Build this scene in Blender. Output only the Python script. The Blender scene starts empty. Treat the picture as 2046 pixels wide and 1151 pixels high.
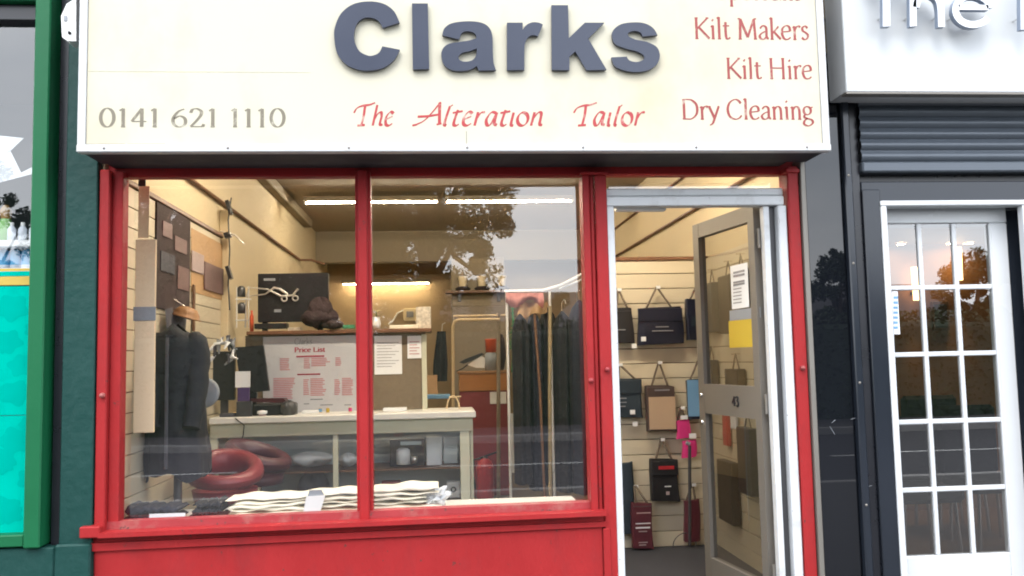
import bpy, bmesh, math, random
from mathutils import Vector, Matrix
random.seed(7)
SC = bpy.context.scene
COL = SC.collection
PI = math.pi
# ------------------------------------------------------------------ camera
FPX, YAW, PITCH, ROLL = 1757.8, 0.08446, 0.08188, -0.02175
CAM = Vector((0.0, -4.3, 1.45))
_cy, _sy, _cp, _sp = math.cos(YAW), math.sin(YAW), math.cos(PITCH), math.sin(PITCH)
FW = Vector((_sy*_cp, _cy*_cp, _sp)); _r0 = Vector((_cy, -_sy, 0)); _u0 = _r0.cross(FW)
RT = _r0*math.cos(ROLL) + _u0*math.sin(ROLL); UP = -_r0*math.sin(ROLL) + _u0*math.cos(ROLL)
cam = bpy.data.cameras.new('camera'); cam_o = bpy.data.objects.new('camera', cam); COL.objects.link(cam_o)
cam.sensor_width = 36; cam.lens = 36*FPX/2046; cam.clip_end = 2000; cam.clip_start = 0.05
M = Matrix((( RT.x, UP.x, -FW.x, CAM.x), (RT.y, UP.y, -FW.y, CAM.y), (RT.z, UP.z, -FW.z, CAM.z), (0, 0, 0, 1)))
cam_o.matrix_world = M
SC.camera = cam_o
def P(px, py, Y):                       # photograph pixel -> point on the plane y = Y
    d = FW*FPX + RT*(px-1023) - UP*(py-575.5)
    t = (Y-CAM.y)/d.y
    return CAM + d*t
def RC(px0, py0, px1, py1, Y):          # pixel rectangle -> x0,x1,z0,z1 on the plane y = Y
    xm, ym = (px0+px1)/2, (py0+py1)/2
    return P(px0, ym, Y).x, P(px1, ym, Y).x, P(xm, py1, Y).z, P(xm, py0, Y).z
# ------------------------------------------------------------------ world, sun, exposure
W = bpy.data.worlds.new('World'); SC.world = W; W.use_nodes = True
nt = W.node_tree; nt.nodes.clear()
SUN_EL, SUN_AZ = math.radians(52), math.radians(200)
wo = nt.nodes.new('ShaderNodeOutputWorld'); bg = nt.nodes.new('ShaderNodeBackground')
sky = nt.nodes.new('ShaderNodeTexSky'); sky.sky_type = 'NISHITA'; sky.sun_disc = False
sky.sun_elevation = SUN_EL; sky.sun_rotation = SUN_AZ; sky.dust_density = 4; sky.air_density = 1.2
tc = nt.nodes.new('ShaderNodeTexCoord'); mp = nt.nodes.new('ShaderNodeMapping'); mp.inputs['Scale'].default_value = (1.6, 1.6, 4.2)
nz = nt.nodes.new('ShaderNodeTexNoise'); nz.inputs['Scale'].default_value = 1.5; nz.inputs['Detail'].default_value = 6; nz.inputs['Roughness'].default_value = .55
cr = nt.nodes.new('ShaderNodeValToRGB')
cr.color_ramp.elements[0].position = .36; cr.color_ramp.elements[0].color = (7.4, 8.0, 8.9, 1)
cr.color_ramp.elements[1].position = .66; cr.color_ramp.elements[1].color = (10.8, 11.1, 11.6, 1)
mx = nt.nodes.new('ShaderNodeMix'); mx.data_type = 'RGBA'; mx.inputs['Factor'].default_value = .86
nt.links.new(tc.outputs['Generated'], mp.inputs['Vector']); nt.links.new(mp.outputs['Vector'], nz.inputs['Vector'])
nt.links.new(nz.outputs['Fac'], cr.inputs['Fac']); nt.links.new(sky.outputs['Color'], mx.inputs[6]); nt.links.new(cr.outputs['Color'], mx.inputs[7])
nt.links.new(mx.outputs[2], bg.inputs['Color']); bg.inputs['Strength'].default_value = 0.15
nt.links.new(bg.outputs['Background'], wo.inputs['Surface'])
sl = bpy.data.lights.new('sun', 'SUN'); sl.energy = .6; sl.angle = math.radians(25); sl.color = (1, .97, .93)
so = bpy.data.objects.new('sun', sl); COL.objects.link(so); so.location = (-6, -12, 15)
sd = Vector((math.sin(SUN_AZ)*math.cos(SUN_EL), math.cos(SUN_AZ)*math.cos(SUN_EL), math.sin(SUN_EL)))
so.rotation_euler = sd.to_track_quat('Z', 'Y').to_euler()
vs = SC.view_settings; vs.view_transform = 'Standard'; vs.look = 'None'; vs.gamma = 1; vs.exposure = 1.5; vs.use_curve_mapping = False
SC.cycles.use_denoising = True; SC.cycles.filter_width = 1.9; SC.cycles.max_bounces = 10; SC.cycles.transparent_max_bounces = 24
SC.cycles.sample_clamp_indirect = 8; SC.cycles.caustics_reflective = False; SC.cycles.caustics_refractive = False
# ------------------------------------------------------------------ materials
MATS = {}
def srgb(r, g, b):
    f = lambda c: c/12.92 if c <= .04045 else ((c+.055)/1.055)**2.4
    return (f(r/255), f(g/255), f(b/255), 1)
def mat(name, col, rough=.5, metal=0, spec=.5, var=.12, vscale=6, bump=0, bscale=40, dirt=None, dscale=2.5, damt=.5, coat=0, stretch=None, sheen=0, chip=None, chipt=.70):
    m = bpy.data.materials.new(name); m.use_nodes = True; n = m.node_tree.nodes; l = m.node_tree.links
    b = n['Principled BSDF']
    b.inputs['Roughness'].default_value = rough; b.inputs['Metallic'].default_value = metal
    b.inputs['Specular IOR Level'].default_value = spec; b.inputs['Coat Weight'].default_value = coat; b.inputs['Sheen Weight'].default_value = sheen
    t = n.new('ShaderNodeTexCoord'); vec = t.outputs['Object']
    if stretch:
        q = n.new('ShaderNodeMapping'); q.inputs['Scale'].default_value = stretch; l.new(vec, q.inputs['Vector']); vec = q.outputs['Vector']
    z = n.new('ShaderNodeTexNoise'); z.inputs['Scale'].default_value = vscale; z.inputs['Detail'].default_value = 5; l.new(vec, z.inputs['Vector'])
    x = n.new('ShaderNodeMix'); x.data_type = 'RGBA'
    c = Vector(col[:3]); x.inputs[6].default_value = (*(c*(1-var)), 1); x.inputs[7].default_value = (*(c*(1+var)), 1)
    l.new(z.outputs['Fac'], x.inputs['Factor']); out = x.outputs[2]
    if dirt:
        z2 = n.new('ShaderNodeTexNoise'); z2.inputs['Scale'].default_value = dscale; z2.inputs['Detail'].default_value = 8; z2.inputs['Roughness'].default_value = .65; l.new(vec, z2.inputs['Vector'])
        r = n.new('ShaderNodeValToRGB'); r.color_ramp.elements[0].position = .5; r.color_ramp.elements[1].position = .72
        r.color_ramp.elements[0].color = (0, 0, 0, 1); r.color_ramp.elements[1].color = (damt, damt, damt, 1); l.new(z2.outputs['Fac'], r.inputs['Fac'])
        y = n.new('ShaderNodeMix'); y.data_type = 'RGBA'; l.new(r.outputs['Color'], y.inputs['Factor']); l.new(out, y.inputs[6]); y.inputs[7].default_value = dirt; out = y.outputs[2]
    if chip:
        z4 = n.new('ShaderNodeTexNoise'); z4.inputs['Scale'].default_value = 26; z4.inputs['Detail'].default_value = 7; z4.inputs['Roughness'].default_value = .7; l.new(t.outputs['Object'], z4.inputs['Vector'])
        r4 = n.new('ShaderNodeValToRGB'); r4.color_ramp.elements[0].position = chipt; r4.color_ramp.elements[1].position = chipt+.03; l.new(z4.outputs['Fac'], r4.inputs['Fac'])
        y4 = n.new('ShaderNodeMix'); y4.data_type = 'RGBA'; l.new(r4.outputs['Color'], y4.inputs['Factor']); l.new(out, y4.inputs[6]); y4.inputs[7].default_value = chip; out = y4.outputs[2]
    l.new(out, b.inputs['Base Color'])
    rr = n.new('ShaderNodeMapRange'); rr.inputs['To Min'].default_value = max(0, rough*.8); rr.inputs['To Max'].default_value = min(1, rough*1.25); l.new(z.outputs['Fac'], rr.inputs['Value']); l.new(rr.outputs['Result'], b.inputs['Roughness'])
    if bump:
        z3 = n.new('ShaderNodeTexNoise'); z3.inputs['Scale'].default_value = bscale; z3.inputs['Detail'].default_value = 4; l.new(vec, z3.inputs['Vector'])
        bp = n.new('ShaderNodeBump'); bp.inputs['Strength'].default_value = bump; bp.inputs['Distance'].default_value = .01; l.new(z3.outputs['Fac'], bp.inputs['Height']); l.new(bp.outputs['Normal'], b.inputs['Normal'])
    MATS[name] = m; return m
def glass(name, tint=(1, 1, 1), k=1.0, wav=.0010, bs=1.6):
    m = bpy.data.materials.new(name); m.use_nodes = True; n = m.node_tree.nodes; l = m.node_tree.links; n.clear()
    o = n.new('ShaderNodeOutputMaterial'); mxs = n.new('ShaderNodeMixShader'); tr = n.new('ShaderNodeBsdfTransparent'); gl = n.new('ShaderNodeBsdfGlossy')
    gl.inputs['Roughness'].default_value = 0.0; tr.inputs['Color'].default_value = (*tint, 1)
    fr = n.new('ShaderNodeFresnel'); ge = n.new('ShaderNodeNewGeometry'); im = n.new('ShaderNodeMapRange'); im.inputs['To Min'].default_value = 1.52; im.inputs['To Max'].default_value = 1/1.52; l.new(ge.outputs['Backfacing'], im.inputs['Value']); l.new(im.outputs['Result'], fr.inputs['IOR'])
    mm = n.new('ShaderNodeMath'); mm.operation = 'MULTIPLY'; mm.inputs[1].default_value = 1.9*k; mm.use_clamp = True
    t = n.new('ShaderNodeTexCoord'); z = n.new('ShaderNodeTexNoise'); z.inputs['Scale'].default_value = bs; z.inputs['Detail'].default_value = 1; l.new(t.outputs['Object'], z.inputs['Vector'])
    bp = n.new('ShaderNodeBump'); bp.inputs['Strength'].default_value = 1; bp.inputs['Distance'].default_value = wav; l.new(z.outputs['Fac'], bp.inputs['Height']); l.new(bp.outputs['Normal'], gl.inputs['Normal'])
    l.new(fr.outputs['Fac'], mm.inputs[0]); l.new(mm.outputs['Value'], mxs.inputs['Fac']); l.new(tr.outputs['BSDF'], mxs.inputs[1]); l.new(gl.outputs['BSDF'], mxs.inputs[2]); l.new(mxs.outputs['Shader'], o.inputs['Surface'])
    MATS[name] = m; return m
def emit(name, col, s):
    m = bpy.data.materials.new(name); m.use_nodes = True; n = m.node_tree.nodes; l = m.node_tree.links
    b = n['Principled BSDF']; b.inputs['Base Color'].default_value = (.9, .9, .9, 1); b.inputs['Emission Color'].default_value = (*col, 1); b.inputs['Emission Strength'].default_value = s
    MATS[name] = m; return m
def worn(name, col, under, lo=.5, hi=.56, scale=30):   # cut vinyl with flaked-off spots
    m = mat(name, col, .45, var=.15, vscale=20, dirt=under, dscale=scale, damt=1.0)
    r = [x for x in m.node_tree.nodes if x.type == 'VALTORGB'][0]; r.color_ramp.elements[0].position = lo; r.color_ramp.elements[1].position = hi
    return m
mat('red', (.315, .021, .023, 1), .45, spec=.18, var=.14, vscale=7, bump=.28, bscale=55, dirt=(.20, .025, .028, 1), dscale=6, damt=.55, stretch=(1, 1, .45), chip=(.12, .035, .032, 1), chipt=.635)
mat('red_chip', (.29, .03, .035, 1), .5, var=.2, vscale=9, bump=.2, bscale=50, dirt=(.35, .25, .2, 1), dscale=7, damt=.5, chip=(.10, .05, .045, 1), chipt=.62)
mat('sign_cream', (.545, .52, .42, 1), .45, spec=.15, var=.05, vscale=2, dirt=(.46, .40, .27, 1), dscale=1.6, damt=.55, stretch=(1, 1, .7))
mat('sign_trim', (.56, .57, .58, 1), .4, spec=.25, var=.04, vscale=5, dirt=(.5, .48, .42, 1), dscale=6, damt=.35)
mat('soffit', (.02, .02, .025, 1), .7, var=.3, vscale=8)
mat('letter_navy', (.040, .048, .075, 1), .3, spec=.35, var=.1, vscale=4)
worn('vinyl_red', (.26, .035, .032, 1), (.545, .52, .42, 1), .56, .74, 14)
worn('vinyl_red_thin', (.36, .03, .035, 1), (.545, .52, .42, 1), .55, .72, 16)
worn('vinyl_olive', (.17, .15, .11, 1), (.545, .52, .42, 1), .54, .76, 14)
mat('sign_white', (.51, .53, .545, 1), .4, spec=.25, var=.02, vscale=3)
mat('letter_white', (.66, .68, .71, 1), .3, var=.02, vscale=3)
mat('letter_side_shade', (.20, .24, .31, 1), .35, var=.05)  # darker than the letter faces, to paint in the shading of the sides
mat('alu_white', (.58, .60, .62, 1), .38, var=.05, vscale=7, dirt=(.35, .34, .33, 1), dscale=9, damt=.5, chip=(.13, .12, .11, 1), chipt=.66)
mat('alu_grey', (.19, .175, .155, 1), .42, metal=.3, var=.08, vscale=6)
mat('green_bright', (.007, .108, .042, 1), .42, spec=.25, var=.12, vscale=4, bump=.1, bscale=40)
mat('green_dark', (.0085, .047, .041, 1), .45, spec=.25, var=.10, vscale=5, bump=.35, bscale=26, dirt=(.03, .08, .075, 1), dscale=30, damt=.25, chip=(.05, .12, .11, 1), chipt=.69)
mat('teal', (.0, .38, .30, 1), .6, spec=.0, var=.12, vscale=3, dirt=(.0, .28, .23, 1), dscale=4.5, damt=.9)
mat('gold', (.45, .32, .05, 1), .4, var=.1)
mat('black_gloss', (.006, .007, .010, 1), .012, spec=.62, var=.2, vscale=3, bump=.0015, bscale=3)
mat('black_satin', (.012, .013, .018, 1), .28, var=.3, vscale=8)
mat('anthracite', (.016, .020, .028, 1), .16, var=.12, vscale=5, spec=.45)
mat('shutter_grey', (.082, .098, .12, 1), .33, var=.1, vscale=7, metal=.2)
mat('upvc', (.60, .62, .64, 1), .25, var=.02, vscale=5)
mat('plastic_white', (.78, .78, .77, 1), .4, var=.04, vscale=8)
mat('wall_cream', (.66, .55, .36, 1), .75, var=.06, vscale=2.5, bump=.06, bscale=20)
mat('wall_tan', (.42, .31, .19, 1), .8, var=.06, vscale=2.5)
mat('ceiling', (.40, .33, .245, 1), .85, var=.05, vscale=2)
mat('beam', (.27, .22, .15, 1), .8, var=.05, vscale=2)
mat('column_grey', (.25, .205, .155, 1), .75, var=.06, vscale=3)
mat('slat', (.62, .55, .41, 1), .5, var=.05, vscale=3, stretch=(1, 1, 8))
mat('slat_back', (.16, .12, .08, 1), .8)
mat('mat_floor', (.028, .030, .040, 1), .9, var=.4, vscale=120, bump=.4, bscale=200)
mat('lino', (.11, .095, .08, 1), .5, var=.25, vscale=8)
mat('wood', (.30, .15, .06, 1), .5, var=.3, vscale=5, stretch=(1, 6, 12))
mat('wood_dark', (.15, .07, .035, 1), .45, var=.3, vscale=5, stretch=(1, 6, 12))
mat('wood_orange', (.42, .17, .04, 1), .45, var=.2, vscale=4, stretch=(1, 5, 9))
mat('wood_pale', (.62, .47, .28, 1), .55, var=.12, vscale=4, stretch=(5, 5, 1))
mat('pole_wood', (.26, .20, .11, 1), .6, var=.2, vscale=6)
mat('peach_card', (.80, .62, .42, 1), .6, var=.06, vscale=5)
mat('counter_top', (.74, .73, .68, 1), .3, var=.04, vscale=6)
mat('counter_cream', (.55, .55, .42, 1), .4, var=.05, vscale=5)
mat('maroon', (.24, .035, .045, 1), .6, var=.12, vscale=6)
mat('whiteboard', (.50, .51, .545, 1), .35, var=.04, vscale=3)
mat('paper', (.80, .82, .84, 1), .6, var=.04, vscale=8)
mat('print_pink', (.50, .26, .28, 1), .6, var=.15, vscale=60)
mat('print_red', (.36, .07, .10, 1), .6, var=.15, vscale=30)
mat('print_grey', (.25, .25, .27, 1), .6, var=.2, vscale=60)
mat('pinboard', (.17, .13, .085, 1), .85, var=.2, vscale=30)
mat('black_plastic', (.014, .014, .017, 1), .35, var=.2, vscale=10)
mat('black_cloth', (.010, .010, .016, 1), .85, var=.35, vscale=14, bump=.4, bscale=25)
mat('navy_cloth', (.012, .014, .028, 1), .8, var=.3, vscale=12, bump=.4, bscale=25)
mat('grey_cloth', (.07, .07, .085, 1), .85, var=.3, vscale=14, bump=.4, bscale=25)
mat('leather_red', (.20, .022, .027, 1), .38, var=.12, vscale=8, bump=.1, bscale=60)
mat('leather_shaded_maroon', (.06, .012, .016, 1), .42, var=.15, vscale=8, bump=.1, bscale=60)  # darkened red leather for a stool in shade; also colours the printer lid
mat('cream_cloth', (.86, .81, .66, 1), .85, var=.08, vscale=9, bump=.5, bscale=18)
mat('polythene', (.72, .74, .76, 1), .12, var=.1, vscale=12, bump=.9, bscale=30)
mat('chrome', (.72, .72, .72, 1), .16, metal=1, var=.05)
mat('silver', (.75, .73, .68, 1), .3, metal=.85, var=.1)
mat('steel_dark', (.08, .08, .085, 1), .4, metal=.5)
mat('purple', (.07, .035, .13, 1), .5)
mat('paleblue', (.58, .66, .69, 1), .4, var=.06)
mat('ext_red', (.46, .03, .04, 1), .3)
mat('poster_dark', (.055, .040, .040, 1), .85, spec=.2, var=.5, vscale=7)
mat('poster_pink', (.42, .33, .33, 1), .5, var=.25, vscale=12)
mat('poster_plum', (.15, .085, .085, 1), .5, var=.4, vscale=9)
mat('poster_orange', (.48, .30, .15, 1), .6, var=.15, vscale=9)
mat('bag_navy', (.010, .012, .026, 1), .35, var=.15, vscale=9)
mat('bag_black', (.013, .013, .016, 1), .45, var=.15, vscale=9)
mat('bag_teal', (.014, .026, .038, 1), .5, var=.2, vscale=9)
mat('bag_brown', (.060, .040, .036, 1), .5, var=.1)
mat('bag_tan', (.48, .35, .24, 1), .55, var=.06)
mat('bag_blue', (.16, .34, .56, 1), .5, var=.06)
mat('bag_wine', (.090, .016, .026, 1), .45, var=.12)
mat('pink', (.62, .035, .21, 1), .45, var=.1)
mat('rope', (.13, .10, .075, 1), .8)
mat('yellow', (.50, .36, .03, 1), .55, var=.06)
mat('lavender_grey', (.27, .29, .32, 1), .5)
mat('pink_cloth', (.62, .28, .27, 1), .8, var=.12)
mat('tan_cloth', (.50, .33, .18, 1), .8, var=.12)
mat('green_foil', (.12, .42, .22, 1), .25, metal=.5, var=.5, vscale=60)
mat('lime', (.32, .55, .10, 1), .5, var=.3, vscale=30)
mat('flower', (.72, .70, .42, 1), .7)
mat('leaf_small', (.05, .11, .03, 1), .6)
mat('fur_dark', (.030, .016, .018, 1), .9, var=.5, vscale=30, bump=1, bscale=60)
mat('speckle', (.58, .52, .42, 1), .6, var=.7, vscale=50)
mat('orange_red', (.60, .09, .03, 1), .4)
mat('bottle_blue', (.10, .40, .68, 1), .3, var=.1)
mat('label_pale', (.66, .70, .76, 1), .5, var=.2, vscale=30)
mat('liquid_green', (.20, .45, .12, 1), .3)
mat('amber', (.35, .20, .06, 1), .3)
mat('room_grey', (.20, .22, .24, 1), .8)
mat('room_orange', (.30, .145, .065, 1), .75, var=.12, vscale=4)
mat('room_brown', (.16, .085, .045, 1), .6, var=.25, vscale=5)
mat('asphalt', (.042, .042, .046, 1), .85, var=.3, vscale=12, bump=.2, bscale=60)
mat('paving', (.075, .072, .07, 1), .85, var=.15, vscale=3, bump=.2, bscale=30)
mat('kerb', (.28, .27, .26, 1), .8)
mat('line_white', (.6, .6, .58, 1), .7)
mat('bark', (.07, .05, .035, 1), .9, var=.3, vscale=12, bump=.6, bscale=30)
mat('leaves', (.030, .055, .018, 1), .6, var=.4, vscale=2)
mat('leaves_b', (.022, .042, .020, 1), .6, var=.4, vscale=2)
mat('harling', (.48, .44, .38, 1), .85, var=.08, vscale=3)
mat('roof_tile', (.07, .068, .075, 1), .75, var=.2, vscale=6)
mat('house_glass', (.03, .035, .04, 1), .1)
mat('grass', (.05, .085, .03, 1), .9, var=.3, vscale=2)
emit('tube_light', (1, .87, .66), 108)
emit('tube_light_back', (1, .82, .50), 40)
emit('lamp_glow', (1, .66, .30), 2.2)
emit('spot_disc', (1, .72, .38), 40)
glass('shop_glass', k=1.85); glass('thin_glass', (.96, .98, .97), .9, .0008); glass('door_glass', (.58, .58, .57), 1.3, .002); glass('dark_glass', (.78, .77, .74), 2.5, .002, 1.0); glass('left_glass', (.9, .92, .93), 1.7, .002)
# ------------------------------------------------------------------ mesh helpers
ORG = {}
class MB:
    def __init__(s): s.v = []; s.f = []; s.sm = []
    def add(s, vs, fs, smooth=False):
        o = len(s.v); s.v += [Vector(p) for p in vs]; s.f += [tuple(i+o for i in f) for f in fs]; s.sm += [smooth]*len(fs); return s
    def box(s, x0, x1, y0, y1, z0, z1, b=0):
        if x1 < x0: x0, x1 = x1, x0
        if y1 < y0: y0, y1 = y1, y0
        if z1 < z0: z0, z1 = z1, z0
        b = min(b, (x1-x0)*.45, (y1-y0)*.45, (z1-z0)*.45)
        if b <= 0:
            return s.add([(x, y, z) for x in (x0, x1) for y in (y0, y1) for z in (z0, z1)], [(0, 1, 3, 2), (4, 6, 7, 5), (0, 4, 5, 1), (2, 3, 7, 6), (0, 2, 6, 4), (1, 5, 7, 3)])
        bm = bmesh.new(); bmesh.ops.create_cube(bm, size=1)
        for v in bm.verts: v.co = Vector(((x0+x1)/2+v.co.x*(x1-x0), (y0+y1)/2+v.co.y*(y1-y0), (z0+z1)/2+v.co.z*(z1-z0)))
        bmesh.ops.bevel(bm, geom=bm.edges[:], offset=b, segments=1, affect='EDGES')
        bm.verts.index_update(); s.add([v.co.copy() for v in bm.verts], [tuple(v.index for v in f.verts) for f in bm.faces]); bm.free(); return s
    def obox(s, c, ax, ay, az, hx, hy, hz):    # oriented box
        c = Vector(c)
        return s.add([c+ax*(i*hx)+ay*(j*hy)+az*(k*hz) for i in (-1, 1) for j in (-1, 1) for k in (-1, 1)], [(0, 1, 3, 2), (4, 6, 7, 5), (0, 4, 5, 1), (2, 3, 7, 6), (0, 2, 6, 4), (1, 5, 7, 3)])
    def quad(s, a, b, c, d): return s.add([a, b, c, d], [(0, 1, 2, 3)])
    def tube(s, pts, r, n=8, cap=True):
        pts = [Vector(p) for p in pts]; rs = r if isinstance(r, (list, tuple)) else [r]*len(pts)
        vs = []; prev = None
        for i, p in enumerate(pts):
            t = (pts[min(i+1, len(pts)-1)]-pts[max(i-1, 0)]).normalized()
            u = prev - t*prev.dot(t) if prev is not None else t.orthogonal()
            u = (u if u.length > 1e-6 else t.orthogonal()).normalized(); prev = u; w = t.cross(u)
            for k in range(n):
                a = 2*PI*k/n; vs.append(p+(u*math.cos(a)+w*math.sin(a))*rs[i])
        fs = [(i*n+k, i*n+(k+1) % n, (i+1)*n+(k+1) % n, (i+1)*n+k) for i in range(len(pts)-1) for k in range(n)]
        s.add(vs, fs, True)
        if cap:
            s.add(vs[:n], [tuple(range(n))[::-1]]); s.add(vs[-n:], [tuple(range(n))])
        return s
    def lathe(s, prof, c, n=16, sx=1, sy=1, ax=None):     # prof [(r,z)]
        c = Vector(c); vs = []
        for r, z in prof:
            for k in range(n):
                a = 2*PI*k/n; q = Vector((math.cos(a)*r*sx, math.sin(a)*r*sy, z))
                if ax is not None: q = ax @ q
                vs.append(c+q)
        return s.add(vs, [(i*n+k, i*n+(k+1) % n, (i+1)*n+(k+1) % n, (i+1)*n+k) for i in range(len(prof)-1) for k in range(n)], True)
    def prism(s, poly, holes, y0, y1):        # polygon in (x,z) extruded in y
        bm = bmesh.new(); es = []
        for lp in [poly]+holes:
            vv = [bm.verts.new((x, y0, z)) for x, z in lp]
            es += [bm.edges.new((vv[i], vv[(i+1) % len(vv)])) for i in range(len(vv))]
        r = bmesh.ops.triangle_fill(bm, use_beauty=True, edges=es)
        ff = [f for f in bm.faces]
        ex = bmesh.ops.extrude_face_region(bm, geom=ff)
        for v in ex['geom']:
            if isinstance(v, bmesh.types.BMVert): v.co.y = y1
        bmesh.ops.recalc_face_normals(bm, faces=bm.faces[:]); bm.verts.index_update()
        s.add([v.co.copy() for v in bm.verts], [tuple(v.index for v in f.verts) for f in bm.faces]); bm.free(); return s
    def grid(s, fn, nu, nv, wrap=False):
        vs = [fn(i/nu, j/nv) for j in range(nv+1) for i in range(nu+1)]
        return s.add(vs, [(j*(nu+1)+i, j*(nu+1)+i+1, (j+1)*(nu+1)+i+1, (j+1)*(nu+1)+i) for j in range(nv) for i in range(nu)], True)
    def build(s, name, m, parent=None, loc=None):
        off = ORG.get(parent, Vector((0, 0, 0))) if parent is not None else (Vector(loc) if loc else None)
        if parent is None and off is None:
            lo = Vector([min(v[i] for v in s.v) for i in range(3)]); hi = Vector([max(v[i] for v in s.v) for i in range(3)])
            off = Vector(((lo.x+hi.x)/2, (lo.y+hi.y)/2, lo.z))
        me = bpy.data.meshes.new(name); me.from_pydata([tuple(v-off) for v in s.v], [], s.f); me.update()
        for p, q in zip(me.polygons, s.sm): p.use_smooth = q
        me.materials.append(MATS[m] if isinstance(m, str) else m)
        o = bpy.data.objects.new(name, me); COL.objects.link(o)
        if parent is not None: o.parent = parent; ORG[o] = off
        else: o.location = off; ORG[o] = off
        return o
def tag(o, label, cat, group=None):
    o['label'] = label; o['category'] = cat
    if group: o['group'] = group
    return o
def thing(name, label, cat, loc, group=None):
    o = bpy.data.objects.new(name, None); COL.objects.link(o); o.empty_display_size = .1
    o.location = loc; ORG[o] = Vector(loc); return tag(o, label, cat, group)
def struct(o): o['kind'] = 'structure'; return o
def pbox(name, r, Y, dep, m, parent=None, b=.003):
    x0, x1, z0, z1 = RC(*r, Y)
    return MB().box(x0, x1, Y, Y+dep, z0, z1, b).build(name, m, parent)
def pane(name, r, Y, m, parent):
    x0, x1, z0, z1 = RC(*r, Y)
    return MB().quad((x0, Y, z0), (x1, Y, z0), (x1, Y, z1), (x0, Y, z1)).build(name, m, parent)
def spline(pts, n=6, closed=False):
    out = []; N = len(pts)
    for i in range(N if closed else N-1):
        p0, p1, p2, p3 = [Vector((*pts[(i+k) % N if closed else min(max(i+k, 0), N-1)][:2], 0)) for k in (-1, 0, 1, 2)]
        for j in range(n):
            t = j/n
            out.append(.5*((2*p1)+(p2-p0)*t+(2*p0-5*p1+4*p2-p3)*t*t+(3*p1-p0-3*p2+p3)*t**3))
    if not closed: out.append(Vector((*pts[-1][:2], 0)))
    return [(v.x, v.y) for v in out]
def outline(pts, n=6):       # pts (x,y[,1=corner]) closed outline, smooth between corners
    N = len(pts); ci = [i for i, p in enumerate(pts) if len(p) > 2]
    if not ci: return spline(pts, n, True)
    out = []
    for a, i in enumerate(ci):
        j = ci[(a+1) % len(ci)]
        seg = [pts[(i+k) % N][:2] for k in range(((j-i) % N or N)+1)]
        sp = spline(seg, n) if len(seg) > 2 else seg
        out += sp[:-1]
    return out
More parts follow.
